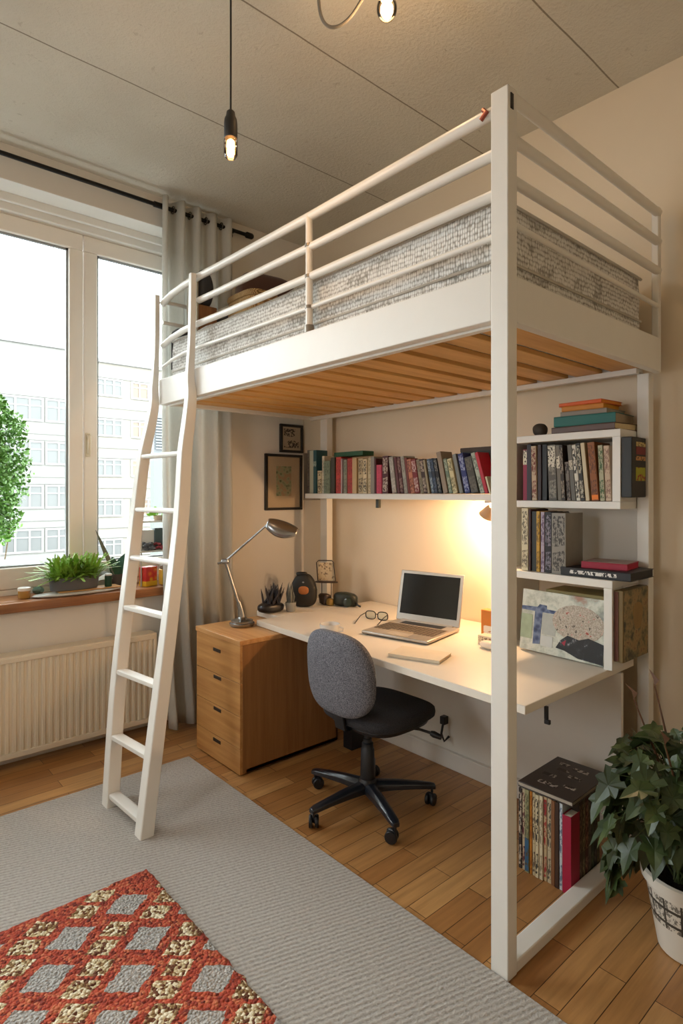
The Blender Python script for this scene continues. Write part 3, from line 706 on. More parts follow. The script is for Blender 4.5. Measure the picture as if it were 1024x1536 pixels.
shelf_rows = [
 ('mottled grey file', -3.128, .024, .288, 0, '#6d665c', '#4f4a43', S),
 ('pale sage folder', -3.103, .044, .283, 0, '#a9aa97', None, S),
 ('dark teal annual', -3.057, .034, .284, 0, '#1d4a50', None, S, ('#8aa096', .62, .74)),
 ('short cream paperback', -3.021, .044, .148, 0, '#c9bb98', '#5f5240', S),
 ('ivory book', -2.975, .025, .242, 0, '#c6bda6', '#9a9080', S),
 ('moss green book', -2.948, .063, .208, 0, '#77816b', '#5c6653', S),
 ('olive black book', -2.882, .040, .228, 0, '#3a3527', None, S),
 ('coral red book', -2.836, .050, .229, 0, '#b53a2f', '#8d2620', S),
 ('mauve booklet', -2.783, .015, .217, 0, '#a58f8d', None, S),
 ('grey green book', -2.765, .032, .208, 0, '#8a8571', '#6a6654', S),
 ('brick red book', -2.730, .050, .215, 0, '#a93428', '#8a231c', S),
 ('tan book', -2.675, .040, .214, 0, '#b99a6d', None, S),
 ('beige lettered book', -2.632, .044, .211, 0, '#b7a27c', '#5a4c38', S),
 ('cream lettered book', -2.585, .033, .206, 0, '#cdbd98', '#4e4434', S),
 ('parchment book', -2.549, .029, .214, 0, '#c3b08a', '#a08d68', S),
 ('stone grey book', -2.518, .032, .218, 0, '#857d72', None, S),
 ('thin maroon book', -2.483, .014, .205, 0, '#4b1a1e', None, S),
 ('bright pink book', -2.467, .044, .167, 0, '#c0405a', '#b03650', S),
 ('wine lettered book', -2.418, .046, .216, 0, '#4a1e24', '#b6a494', S),
 ('leaning grey book', -2.340, .034, .210, -8.4, '#98928a', '#b8b2a8', S),
 ('slim wine book', -2.300, .019, .206, -8.6, '#5d2a2c', None, S),
 ('speckled maroon book', -2.278, .026, .207, -8.8, '#4f2126', '#8e6f64', S),
 ('silver grey book', -2.249, .027, .209, -9.0, '#a09c92', '#86837a', S),
 ('slim rust book', -2.221, .017, .200, -9.2, '#71281f', None, S),
 ('salmon lettered book', -2.202, .030, .191, -9.6, '#c07a5c', '#70402f', S),
 ('crimson book', -2.171, .034, .188, -10.5, '#7a1f24', '#c2a39a', S),
 ('taupe book', -2.131, .024, .188, -10.8, '#8b7d66', '#6d624e', S),
 ('dark plum book', -2.105, .026, .187, -11.0, '#38211f', '#a49584', S),
 ('slim khaki book', -2.078, .015, .184, -11.2, '#94876a', None, S),
 ('slate blue book', -2.052, .021, .187, -11.5, '#3d4f63', '#8b97a0', S),
 ('navy book', -2.029, .022, .189, -11.7, '#1d2635', '#3a4a63', S),
 ('ink black book', -2.006, .023, .188, -12.2, '#17181e', '#68655f', S),
 ('tall taupe board book', -1.972, .030, .222, -12.6, '#8c7a66', None, S),
 ('jade striped book', -1.938, .022, .185, -13.0, '#6e7f6c', '#a7ad95', S),
 ('pale yellow book', -1.909, .029, .183, -13.3, '#c9bf94', '#7d7656', S),
 ('pewter book', -1.874, .023, .207, -13.4, '#7a7c78', None, S),
 ('royal blue book', -1.836, .033, .207, -13.5, '#232c6a', '#8d93b5', S),
 ('thick charcoal book', -1.798, .044, .186, -13.8, '#45423b', '#5f5a50', S),
 ('mint white book', -1.744, .025, .210, -16.5, '#a9b1a2', '#6c7468', S),
 ('scarlet book', -1.714, .019, .212, -17.0, '#b5142a', None, S),
 ('small cream booklet', -1.690, .011, .087, -17.0, '#cfc6a6', None, .07),
]
run(shelf_rows, 2.452, 1.391, 'on the long shelf', 'books on the long wall shelf')
# bookends and extras of the long shelf
o = bx('green_book', M('green_cloth', '#1c4a28', .6), None, -2.865, -2.60, 2.47, 2.565, 1.622, 1.650, bevel=.002)
o.name = 'book'; tag(o, 'green book lying flat on top of the coral and brick red books', 'book', 'books on the long wall shelf')
t = thing('photo_album', 'big black album standing behind the leaning books at the right of the long shelf', 'album', (-1.80, 2.567, 1.391))
bx('cover', M('album_black', '#26231c', .6, var=.2), t, -1.945, -1.66, 2.562, 2.572, 1.391, 1.632, bevel=.002)
bx('spine_band', M('album_brown', '#3f2d1c', .6), t, -1.945, -1.66, 2.5605, 2.562, 1.612, 1.630, bevel=.0)
o = bx('storage_tin', M('amber_tin', '#9a6a2e', .4, .2), None, -1.668, -1.605, 2.47, 2.55, 1.391, 1.432); tag(o, 'small amber tin on the long shelf right of the scarlet book', 'tin')
o = bx('card_case', M('case_black', '#131316', .4), None, -1.668, -1.605, 2.47, 2.55, 1.433, 1.47); tag(o, 'small black case stacked on the amber tin on the long shelf', 'case')

# long shelf and the shelf unit at its right
ws = thing('wall_shelf', 'long white wall shelf full of books under the loft bed', 'shelf', (-2.35, 2.5, 1.36))
bx('shelf_board', WHITE, ws, -3.115, -1.582, 2.432, 2.575, 1.358, 1.390, bevel=.0025)
bx('end_panel', M('shelf_end_grey', '#6d675f', .5), ws, -3.137, -3.129, 2.435, 2.575, 1.345, 1.66, bevel=.001)
b = MB(); b.box(-2.52, -2.495, 2.50, 2.52, 1.305, 1.357); b.build('shelf_clip', M('clip_green', '#2b3029', .5), ws, bevel=.002)
su = thing('shelf_unit', 'white open shelf unit of stepped boards standing on the desk by the wall', 'shelf', (-1.3, 2.5, .70))
bx('top_board', WHITE, su, -1.58, -1.051, 2.43, 2.676, 1.625, 1.656, bevel=.002)
bx('bottom_board', WHITE, su, -1.58, -1.051, 2.43, 2.676, 1.330, 1.361, bevel=.002)
bx('side_panel', WHITE, su, -1.084, -1.0515, 2.4305, 2.676, 1.361, 1.625, bevel=.001)
bx('side_panel', WHITE, su, -1.58, -1.553, 2.431, 2.676, .70, 1.625, bevel=.001)
bx('middle_board', WHITE, su, -1.58, -1.0385, 2.33, 2.575, 1.021, 1.052, bevel=.002)
bx('leg_panel', WHITE, su, -1.073, -1.04, 2.3305, 2.43, .70, 1.021, bevel=.001)
bx('rear_rail', WHITE, su, -1.58, -1.051, 2.655, 2.676, 1.052, 1.33, bevel=.001)
S2 = .15
box_rows = [
 ('magenta book', -1.512, .022, .235, 0, '#8c1239', None, S2, ('#d8d2bc', .70, .98)),
 ('dark purple book', -1.489, .024, .257, 0, '#241a24', None, S2),
 ('rose and cream book', -1.463, .025, .248, -1.2, '#b7a084', '#6e2f26', S2),
 ('oxblood book', -1.437, .018, .253, 0, '#2e1718', None, S2),
 ('black binder', -1.418, .025, .253, 0, '#101013', None, S2),
 ('grey labelled binder', -1.390, .040, .249, -1.8, '#57524a', '#8a8477', S2, ('#cfc8b6', .6, .98)),
 ('taupe labelled book', -1.348, .018, .246, -2.8, '#6e6659', None, S2, ('#d3cbb6', .58, .80)),
 ('dark brown book', -1.328, .017, .245, -3.6, '#2f261f', '#8a7c6a', S2),
 ('short speckled book', -1.306, .019, .170, -4.2, '#7a7068', '#2f2722', S2),
 ('smoke grey book', -1.280, .020, .244, -5.0, '#615c53', None, S2, ('#b9b09c', .55, .72)),
 ('white printed book', -1.256, .019, .242, -5.4, '#cfc8b8', '#2f2a25', S2),
 ('black printed book', -1.228, .018, .250, -5.6, '#2c2823', '#b0a792', S2),
 ('plain cream book', -1.209, .018, .249, -5.7, '#c8b897', None, S2),
 ('thick orange brown book', -1.183, .031, .249, -4.8, '#8a4f1f', '#5f3414', S2, ('#e8791c', .02, .10)),
 ('green flecked book', -1.148, .021, .234, -2.8, '#a8a284', '#3f5a34', S2),
 ('blush book', -1.124, .024, .231, -2.8, '#bfa58a', '#8a6a5a', S2),
]
run(box_rows, 2.452, 1.362, 'in the white box', 'books in the box of the shelf unit')
sec_rows = [
 ('cream catalogue', -1.452, .033, .275, 0, '#cbbf9f', '#6b6150', S2),
 ('thin oxblood book', -1.417, .010, .271, 0, '#3d1a16', None, S2),
 ('green black book', -1.405, .024, .262, 0, '#1d211c', None, S2),
 ('mustard book', -1.379, .017, .263, 0, '#b98d2c', '#6f5214', S2),
 ('lilac striped book', -1.360, .018, .261, 0, '#a79aa8', '#5d4a66', S2),
 ('coal black book', -1.340, .031, .261, 0, '#17151a', '#77707c', S2),
 ('grey clothbound volume', -1.307, .064, .258, 0, '#857f75', '#3c3833', S2),
]
run(sec_rows, 2.352, 1.053, 'on the middle board', 'upright books on the middle board')

# flat books on the middle board
def flatbook(label, x0, x1, y0, y1, z, t, col, edge='#c9bda4', rz=0., group=None, ink=None, bevel=.002, front=True, cat='book', name='book'):
    c = Vector(((x0+x1)/2, (y0+y1)/2, z)); r = thing(name, label, cat, c, (0, 0, rz), group)
    a, d = (x1-x0)/2, (y1-y0)/2; e = .0028
    cm = M('cover_'+col.lstrip('#'), col, .5, var=.1, vs=20)
    b = MB(); b.box(-a, a, -d, d, 0, e); b.box(-a, a, -d, d, t-e, t); b.box(-a, a, -d, -d+e, e, t-e); b.build('cover', cm, r, local=True, bevel=.001)
    b = MB(); b.box(-a+.003, a-.003, -d+e, d-.003, e, t-e); b.build('page_block', M('edge_'+edge.lstrip('#'), edge, .8, var=.1, vs=80), r, local=True)
    if ink:
        b = MB(); b.box(-a*.72, a*.62, -d-.0006, -d, t*.3, t*.72); b.build('spine_print', inked('spine_%s_%s' % (col, ink), col, ink, 90, 40, .46), r, local=True)
    return r
r = flatbook('big black book with white spine lettering lying flat on the middle board', -1.262, -.975, 2.345, 2.565, 1.053, .034, '#17161a', '#2a2624', .0, None, '#d6d2cc')
flatbook('small crimson edged booklet on top of the flat black book', -1.20, -1.02, 2.39, 2.55, 1.087, .026, '#9c1a34', '#b3263f', .12)
bo = bpy.data.objects['book.'+str(max(int(o.name[5:]) for o in bpy.data.objects if o.name.startswith('book.'))).zfill(3)]
b = MB(); b.box(-.085, .085, -.075, .075, .0255, .0264); b.build('cover_print', M('booklet_top', '#a08c86', .6, var=.2, vs=30), bo, local=True)
# stack on top of the unit
flatbook('wide brown book with cream edges, lowest of the pile on the shelf unit', -1.355, -1.06, 2.44, 2.66, 1.657, .028, '#4f3122', '#cbb68c', -.10, 'book pile on the shelf unit')
flatbook('thick teal book in the pile on the shelf unit', -1.35, -1.085, 2.445, 2.65, 1.685, .044, '#12625b', '#9c8d74', .05, 'book pile on the shelf unit')
flatbook('grey paperback under the orange book in the pile', -1.325, -1.12, 2.46, 2.64, 1.729, .022, '#8d8173', '#a89b86', .0, 'book pile on the shelf unit')
flatbook('yellow book with grimy edges, second from top of the pile', -1.318, -1.135, 2.455, 2.62, 1.751, .022, '#c07a1c', '#c98a22', .03, 'book pile on the shelf unit')
flatbook('thin orange book topmost of the pile on the shelf unit', -1.325, -1.13, 2.45, 2.625, 1.773, .016, '#cf5a14', '#d98a30', -.06, 'book pile on the shelf unit')
b = MB(); b.ell((-1.445, 2.50, 1.685), (.034, .03, .030), .9, .9, 24, 14, fn=lambda p: p*(1+.08*noise.noise(p*40)))
tag(b.build('pebble', M('dark_stone', '#3d352c', .7, var=.5, vs=40)), 'round dark stone on top of the shelf unit', 'stone')

# poster-like boxes hung on the unit's right side
t = thing('book_box', 'black slipcase with red and yellow labels hung on the right of the shelf unit', 'slipcase', (-1.03, 2.52, 1.38))
bx('case', M('case_charcoal', '#12120f', .5), t, -1.0505, -1.008, 2.435, 2.572, 1.378, 1.622, bevel=.003)
def face(name, mat, par, y0, y1, z0, z1, x=-1.008): b = MB(); b.box(x-.0004, x+.0008, y0, y1, z0, z1); return b.build(name, mat, par)
face('title_label', inked('case_title', '#b8a468', '#3a2a18', 90, 60, .55), t, 2.475, 2.565, 1.585, 1.603)
face('red_label', M('case_red', '#6e0f14', .5), t, 2.475, 2.565, 1.552, 1.583)
face('subtitle_label', inked('case_sub', '#ad7c4a', '#2a1710', 90, 70, .55), t, 2.472, 2.565, 1.528, 1.545)
face('picture_label', inked('case_pic', '#9a9a1e', '#8c2f18', 60, 60, .5), t, 2.472, 2.563, 1.445, 1.50)
def paint_mat(name, stops, scale=8, seed=0., detail=6, vor=.45):
    m, nt, b, N, L = base(name)
    v = coord(nt, loc=(seed, seed*.7, seed*.3)); w = tex(nt, v, scale*.6, 3); f = tex(nt, v, scale, detail, .65)
    vo = N.new('ShaderNodeTexVoronoi'); vo.inputs['Scale'].default_value = scale*2.2; L.new(v, vo.inputs['Vector'])
    f = mth(nt, 'ADD', mth(nt, 'MULTIPLY', f, .7), mth(nt, 'MULTIPLY', vo.outputs['Distance'], vor)) if vor else f
    L.new(ramp(nt, f, stops), b.inputs['Base Color']); b.inputs['Roughness'].default_value = .5; bump(nt, f, .3, .003); return m
t = thing('canvas_painting', 'brown and ochre abstract canvas hung on the outer side of the leg panel', 'painting', (-1.02, 2.46, .72))
bx('stretcher', wood('stretcher_wood', '#4d3a1c', '#7a6436', 'z'), t, -1.039, -1.004, 2.345, 2.577, .735, 1.015, bevel=.002)
CR = M('rust_spine', '#5b2c17', .6)
bx('side_strip', CR, t, -1.037, -1.022, 2.3425, 2.3448, .74, 1.01, bevel=0)
b = MB(); b.box(-1.0045, -1.001, 2.352, 2.575, .737, 1.013); b.build('canvas', paint_mat('ochre_abstract', [(.34, '#17130d'), (.42, '#4f4a2c'), (.5, '#7d6b45'), (.58, '#94784a'), (.68, '#5e3320')], 22, 3., 8, 0), t)
b = MB()
pts = [(-1.0005, 2.475+.045*math.cos(a)*(1+.15*math.sin(3*a)), .905+.06*math.sin(a)*(1+.1*math.cos(2*a))) for a in [2*PI*i/20 for i in range(20)]]
b.prism(pts, (-.0015, 0, 0)); b.build('painted_shape', M('ochre_shape', '#8a6c3e', .6, var=.3, vs=25), t)

# mixed-media canvas leaning in the lower bay
t = thing('canvas_painting', 'wide abstract canvas with blue and black shapes leaning in the lower shelf bay', 'painting', (-1.28, 2.36, .70))
m4 = Matrix.Translation((-1.457, 2.345, .7085)) @ Matrix.Rotation(math.radians(-6), 4, 'X') @ Matrix.Rotation(math.radians(.8), 4, 'Y')
b = MB(); b.box(0, .375, 0, .016, 0.0, .262); b.xf(m4); b.build('canvas', paint_mat('pale_abstract', [(.30, '#6b6f6e'), (.42, '#a7ab9d'), (.52, '#cfd0c4'), (.60, '#aeb5aa'), (.70, '#a07a68')], 9, 1.3, 8, 0), t)
def patch(name, mat, pts, k=0): b = MB(); b.prism([(x, -.001-.0004*k, z) for x, z in pts], (0, .0012, 0)); b.xf(m4); return b.build(name, mat, t)
BLU = paint_mat('blue_paint', [(.3, '#141c33'), (.5, '#2f3f66'), (.7, '#6b7894')], 20, 2.); BLK = paint_mat('black_paint', [(.5, '#0c0c0e'), (.6, '#25252a'), (.66, '#8d8d90')], 26, 5., 7, 0)
SPK = paint_mat('speckled_paint', [(.36, '#4e443b'), (.45, '#c4b9a9'), (.52, '#8e8172'), (.57, '#c9c0b2'), (.64, '#9a4434')], 45, 4., 9, 0)
patch('blue_bar', BLU, [(.0, .188), (.075, .192), (.085, .205), (.118, .203), (.12, .188), (.185, .186), (.19, .150), (.172, .148), (.168, .172), (.10, .172), (.096, .035), (.062, .03), (.064, .172), (0, .172)])
patch('speckled_bloom', SPK, [(.20+.075*math.cos(a)*1.5+.06, .15+.075*math.sin(a)) for a in [2*PI*i/18 for i in range(18)]], 1)
patch('black_mass', BLK, [(.19, .07), (.22, .095), (.27, .085), (.31, .10), (.374, .085), (.374, .005), (.27, .01), (.21, .03), (.17, .035)], 2)
patch('grey_panel', M('paint_pale_grey', '#a9aca6', .6, var=.2, vs=30), [(.102, .08), (.165, .08), (.165, .17), (.102, .17)], 0)
patch('white_square', M('paint_white', '#c4c6c2', .6, var=.15), [(.10, .03), (.155, .03), (.155, .075), (.10, .075)], 3)
patch('green_field', M('paint_sage', '#9aa88c', .6, var=.3, vs=30), [(0, .05), (.055, .05), (.055, .155), (0, .155)], 1)
patch('red_fleck', M('paint_red', '#9a1f36', .5), [(.195, .06), (.215, .075), (.21, .05)], 4)
o = flatbook('stack of yellowed sheets lying behind the wide abstract canvas', -1.36, -1.10, 2.40, 2.56, .955, .02, '#8a7b4c', '#b09a5e', .0, cat='paper stack', name='paper_stack')
bx('support_box', M('support_board', '#7d6c44', .7), o, -1.33, -1.11, 2.41, 2.56, .70, .955, bevel=.002)

# ------------------------------------------------------------------ desk lamp
CH = M('brushed_steel', '#9a9b9c', .25, .95, var=.05)
lp = thing('desk_lamp', 'silver jointed desk lamp standing on the oak drawer cabinet', 'lamp', (-2.80, 1.75, .668))
b = MB(); b.lathe([(.062, 0), (.068, .008), (.068, .018), (.060, .022), (.060, .03), (.052, .034), (.03, .04), (.02, .05)], (-2.80, 1.75, .668), 32); b.build('base', CH, lp)
J = Vector((-2.862, 1.682, 1.02))
b = MB(); b.tube([(-2.80, 1.75, .70), (-2.803, 1.745, .75), (-2.812, 1.735, .80)], [.022, .016, .011], 14); b.tube([(-2.812, 1.735, .79), J], [.009, .008], 12); b.build('lower_arm', CH, lp)
b = MB(); b.lathe([(.010, -.02), (.014, -.016), (.014, .016), (.010, .02)], J, 14, axis=(.7, .7, 0)); b.tube([J+Vector((-.03, -.03, -.012)), J], .006, 8); b.build('joint', CH, lp)
HN = Vector((-2.70, 1.862, 1.232))
b = MB(); b.tube([J, HN], .0058, 10); b.build('upper_arm', CH, lp)
# shell-shaped shade
ax = (Vector((-2.585, 1.985, 1.182))-HN).normalized(); sd = Vector((-.70, .70, 0)).normalized(); dn = ax.cross(sd).normalized()
if dn.z > 0: dn = -dn
up_ = -dn; th = math.radians(38); sd, dn = (sd*math.cos(th)+up_*math.sin(th)), -(up_*math.cos(th)-sd*math.sin(th))
b = MB()
def shade(u, v):
    s = u; w = .058*math.sin(PI*min(1, .12+.80*s))**.6
    a = -PI/2 + PI*v
    return HN + ax*(s*.172-.01) + sd*(w*math.sin(a)) - dn*(.046*math.cos(a)*math.sin(PI*min(1, .15+.78*s))**.7) + dn*.018*math.sin(PI*s) + dn*.012
b.sheet(shade, 22, 16); b.build('lamp_shade', CH, lp, smooth=80, solid=.003)
b = MB(); b.ell(HN+ax*.09+dn*.022, (.016, .016, .02), 1, 1, 14, 10); b.build('bulb', M('frosted_bulb', '#cfd4d6', .3), lp)

# ------------------------------------------------------------------ small things at the back of the desk
ZD = .701
t = thing('succulent_bowl', 'dark spiky succulent in a black boat-shaped bowl behind the lamp', 'plant', (-2.87, 1.98, ZD))
b = MB(); b.ell((-2.865, 1.985, .728), (.05, .075, .030), .7, .8, 24, 12, fn=lambda p: Vector((p.x, p.y*1.1, p.z+.08*max(0, -p.y)*.3))); b.build('bowl', M('bowl_black', '#1c1a1d', .35), t)
SPI = M('dark_spikes', '#2f2d33', .6, var=.4, vs=30)
b = MB()
for k in range(34):
    a = random.random()*2*PI; l = random.uniform(.06, .13); c = Vector((-2.865+random.uniform(-.03, .03), 1.995+random.uniform(-.045, .05), .745))
    b.tube([c, c+Vector((math.cos(a)*.02, math.sin(a)*.03+.01, l*.6)), c+Vector((math.cos(a)*.035, math.sin(a)*.045+.015, l))], [.007, .006, .001], 5)
b.build('spiky_leaves', SPI, t)
t = thing('cactus_pot', 'pointed grey cactus in a small clouded glass pot beside the black bowl', 'plant', (-2.82, 2.085, ZD))
b = MB(); b.lathe([(.024, 0), (.028, .005), (.032, .055), (.029, .055), (.025, .008)], (-2.805, 2.085, ZD), 20); b.build('pot', M('clouded_glass', '#8d8f8c', .15), t)
b = MB()
for k in range(26):
    a = random.random()*2*PI; r = random.uniform(0, .018); l = random.uniform(.05, .125)
    c = Vector((-2.805+r*math.cos(a), 2.085+r*math.sin(a), .75)); b.tube([c, c+Vector((math.cos(a)*.008, math.sin(a)*.008, l*.6)), c+Vector((math.cos(a)*.003, math.sin(a)*.003, l))], [.006, .005, .001], 5)
b.build('cactus_spikes', M('grey_spikes', '#6b6c66', .6, var=.5, vs=40), t)
t = thing('round_pouch', 'black rounded pouch with an orange badge standing in the desk corner', 'pouch', (-2.87, 2.23, ZD))
def pou(p): return Vector((p.x*(1-.42*max(0, p.z/.1)**1.5), p.y, p.z))
m4 = Matrix.Translation((-2.875, 2.235, .802)) @ Matrix.Rotation(math.radians(42), 4, 'Z')
b = MB(); b.ell((0, 0, 0), (.082, .045, .1), .55, .6, 32, 18, fn=pou); b.xf(m4); b.build('body', M('pouch_black', '#17140f', .6, bmp=.2), t)
b = MB(); b.ell((-.012, 0, .098), (.035, .02, .012), .6, .8, 20, 8); b.xf(m4); b.build('handle_loop', M('pouch_strap', '#0f0d0b', .6), t)
b = MB(); b.ell((.006, -.0425, .004), (.033, .006, .026), .8, .9, 24, 8); b.xf(m4); b.build('badge', M('badge_orange', '#a5622c', .6, var=.25, vs=60), t)
b = MB(); b.ell((.004, -.041, .052), (.009, .004, .006), 1, 1, 12, 8); b.xf(m4); b.build('stud', M('stud_silver', '#8d8d90', .3, .8), t)
WIRE = M('dark_wire', '#2b2018', .5, .4)
t = thing('wire_easel', 'small wire easel holding a cream printed card at the back of the desk', 'easel', (-2.86, 2.44, ZD))
m4 = Matrix.Translation((-2.885, 2.425, .835)) @ Matrix.Rotation(math.radians(40), 4, 'Z')
b = MB(); b.tube([(-.055, .0, 0), (-.068, .02, .115), (-.055, .022, .128), (.03, .022, .128), (.042, .02, .118), (.058, 0, 0), (-.055, 0, 0)], .0035, 7); b.xf(m4); b.build('wire_frame', WIRE, t)
b = MB(); b.box(-.056, .048, .009, .012, .004, .118); b.xf(m4 @ Matrix.Rotation(math.radians(-9), 4, 'X')); b.build('card', inked('card_print', '#b3a284', '#6b5a44', 60, 60, .56), t)
b = MB(); b.ell((0, -.005, -.004), (.075, .022, .006), .6, .8, 24, 8); b.xf(m4); b.build('tray', M('tray_brown', '#3a2a20', .5), t)
b = MB()
for s in (-.03, .03): b.tube([(s, 0, -.005), (s, 0, -.134)], .0025, 6)
b.xf(m4); b.build('leg', WIRE, t)
t = thing('camera', 'small dark green camera lying on the desk beneath the wire easel', 'camera', (-2.70, 2.43, ZD))
m4 = Matrix.Translation((-2.72, 2.44, ZD)) @ Matrix.Rotation(math.radians(38), 4, 'Z')
b = MB(); b.ell((0, 0, .042), (.075, .035, .042), .5, .6, 28, 14, fn=lambda p: Vector((p.x, p.y, max(-.041, p.z-.012*max(0, p.x)/.07)))); b.xf(m4); b.build('body', M('camera_green', '#20261f', .45, var=.4, vs=40), t)
b = MB(); b.lathe([(.024, 0), (.028, .012), (.026, .03), (.018, .032)], (.02, -.03, .03), 20, axis=(0, -1, 0)); b.xf(m4); b.build('lens', M('lens_dark', '#27332c', .15), t)
b = MB(); b.tube([(.06, -.02, .03), (.085, -.045, .012), (.10, -.05, .008)], .006, 6); b.xf(m4); b.build('strap', DARK, t)
t = thing('trinket_pile', 'brown and ochre knick-knack box left of the camera on the desk', 'knick-knack', (-2.84, 2.40, ZD))
b = MB(); b.ell((-2.85, 2.385, .733), (.04, .03, .033), .5, .6, 20, 10, fn=lambda p: p*(1+.2*noise.noise(p*35))); b.build('box', M('trinket_brown', '#3f2f26', .5, var=.6, vs=40), t)
b = MB(); b.ell((-2.79, 2.375, .722), (.022, .02, .022), .5, .6, 16, 10); b.build('ochre_block', M('trinket_ochre', '#8a6f33', .5), t)

# laptop
t = thing('laptop', 'open silver laptop with a black screen on the desk', 'laptop', (-1.98, 2.21, ZD), (0, 0, math.radians(11.5)))
ALU = M('aluminium', '#b5aea5', .35, .55, var=.03)
b = MB(); b.box(-.185, .185, -.165, .165, .004, .019); b.build('base', ALU, t, local=True, bevel=.006, seg=3)
b = MB()
for r in range(6):
    for c in range(15):
        if r == 0 and 4 <= c <= 9: continue
        x = -.168+c*.0224; y = -.075+r*.0245; b.box(x, x+.018, y, y+.019, .0192, .0215)
b.build('keyboard', M('keys_taupe', '#544a40', .5, var=.3, vs=60), t, local=True, bevel=.001, seg=1)
b = MB(); b.box(-.168, .168, -.082, .078, .0188, .0194); b.build('keyboard_deck', M('deck_grey', '#8f8474', .5), t, local=True)
b = MB(); b.box(-.065, .065, -.152, -.092, .0188, .0195); b.build('touchpad', M('pad_grey', '#a59d92', .4), t, local=True)
b = MB(); b.box(-.12, .12, .088, .150, .0188, .0197); b.build('vent_strip', M('vent_dark', '#1d1b1a', .4), t, local=True)
tl = Matrix.Translation((0, .158, .020)) @ Matrix.Rotation(math.radians(-13), 4, 'X')
b = MB(); b.box(-.185, .185, 0, .009, 0, .265); b.xf(tl); sc = b.build('screen', ALU, t, local=True, bevel=.004, seg=2)
b = MB(); b.box(-.166, .166, -.0008, .0, .036, .248); b.xf(tl); b.build('display', M('display_black', '#0a0a0b', .12, var=.05), sc, local=True)
b = MB(); b.lathe([(.008, -.15), (.008, .15)], (0, .158, .018), 10, axis=(1, 0, 0)); b.build('hinge', ALU, t, local=True)
for sx in (-1, 1):
    for sy in (-1, 1):
        b = MB(); b.lathe([(.008, -.001), (.008, .0045)], (sx*.16, sy*.14, 0), 10); b.build('foot', DARK, t, local=True)

# glasses
t = thing('eyeglasses', 'black framed eyeglasses lying on the desk behind the laptop', 'glasses', (-2.30, 2.29, ZD), (0, 0, math.radians(20)))
b = MB()
for s in (-1, 1):
    b.tube([Vector((s*.036+.03*math.copysign(abs(math.cos(a))**.7, math.cos(a)), 0, .026+.022*math.copysign(abs(math.sin(a))**.7, math.sin(a)))) for a in [2*PI*i/20 for i in range(21)]], .0028, 6)
b.tube([(-.008, 0, .032), (0, -.004, .035), (.008, 0, .032)], .0025, 6); b.build('rim', DARK, t, local=True)
for s in (-1, 1):
    b = MB(); b.tube([(s*.066, 0, .036), (s*.068, -.06, .03), (s*.066, -.11, .012), (s*.064, -.135, .003)], .0024, 6); b.build('temple', DARK, t, local=True)
b = MB()
for s in (-1, 1): b.ell((s*.036, 0, .026), (.029, .0008, .021), .7, .7, 20, 8)
b.build('lens', glassy('spectacle_glass', '#e8eef0', .15), t, local=True)

t = flatbook('cream notepad lying on the desk in front of the laptop', -1.79, -1.56, 1.855, 2.00, ZD, .014, '#d9cdb8', '#d8c2a0', .32, cat='notepad', name='notepad')
t = thing('cup', 'white cup on the desk half hidden behind the chair back', 'cup', (-2.235, 1.90, ZD))
b = MB(); b.lathe([(.03, 0), (.045, .006), (.05, .05), (.047, .05), (.042, .008), (.0, .008)], (-2.235, 1.90, ZD), 28); b.build('bowl', M('porcelain', '#d9d8d6', .25), t)
b = MB(); b.tube([(-2.19, 1.92, .742), (-2.17, 1.93, .735), (-2.172, 1.93, .72), (-2.192, 1.92, .715)], .005, 8); b.build('handle', M('porcelain', '#d9d8d6', .25), t)
t = thing('card_box', 'orange card box standing at the right of the desk beside the post', 'box', (-1.66, 2.44, ZD))
b = MB(); b.box(-1.70, -1.60, 2.40, 2.45, ZD, .835); b.build('carton', M('orange_card', '#c9761f', .55, var=.1), t, bevel=.002)
b = MB(); b.box(-1.685, -1.615, 2.3992, 2.3999, .72, .762); b.build('print', inked('card_label', '#e2d8c4', '#b0682a', 90, 90, .55), t)
t = thing('receipt_box', 'white lettered box lying in front of the orange card box', 'box', (-1.60, 2.30, ZD))
b = MB(); b.box(-1.64, -1.56, 2.29, 2.345, ZD, .742); b.build('carton', M('white_card', '#cfc0a6', .6), t, bevel=.002)
b = MB(); b.box(-1.635, -1.565, 2.2892, 2.2899, .712, .735); b.build('print', inked('carton_print', '#cbb896', '#6a5a44', 120, 120, .54), t)
b = MB(); b.ell((-1.545, 2.255, .717), (.055, .032, .018), .8, .9, 24, 10); tag(b.build('computer_mouse', M('mouse_white', '#d4cabb', .35)), 'white computer mouse on the desk beside the post', 'mouse')

# small pile on the left stub of the middle board + under-shelf lamp
t = thing('shelf_lamp', 'small glowing lamp fixed under the long shelf, lighting the wall', 'lamp', (-1.70, 2.52, 1.30))
b = MB(); b.box(-1.745, -1.69, 2.49, 2.55, 1.345, 1.357); b.build('mount', WHITE, t, bevel=.003)
ld = Vector((-.55, .15, -.8)).normalized(); lc = Vector((-1.715, 2.51, 1.325))
b = MB(); b.lathe([(.018, -.005), (.026, .01), (.044, .055), (.042, .055), (.022, .012)], lc, 24, axis=ld, caps=False); b.build('lamp_shade', M('lamp_shade_brown', '#a98a6a', .5), t)
b = MB(); b.ell(lc+ld*.035, (.014, .014, .014), 1, 1, 16, 10); b.build('bulb', emis('lamp_glow', '#ffd29a', 40), t)
for k, (c, zz) in enumerate((('#a3988a', 1.16), ('#c29a4e', 1.19), ('#b78b6e', 1.215), ('#8c8478', 1.24))):
    pass

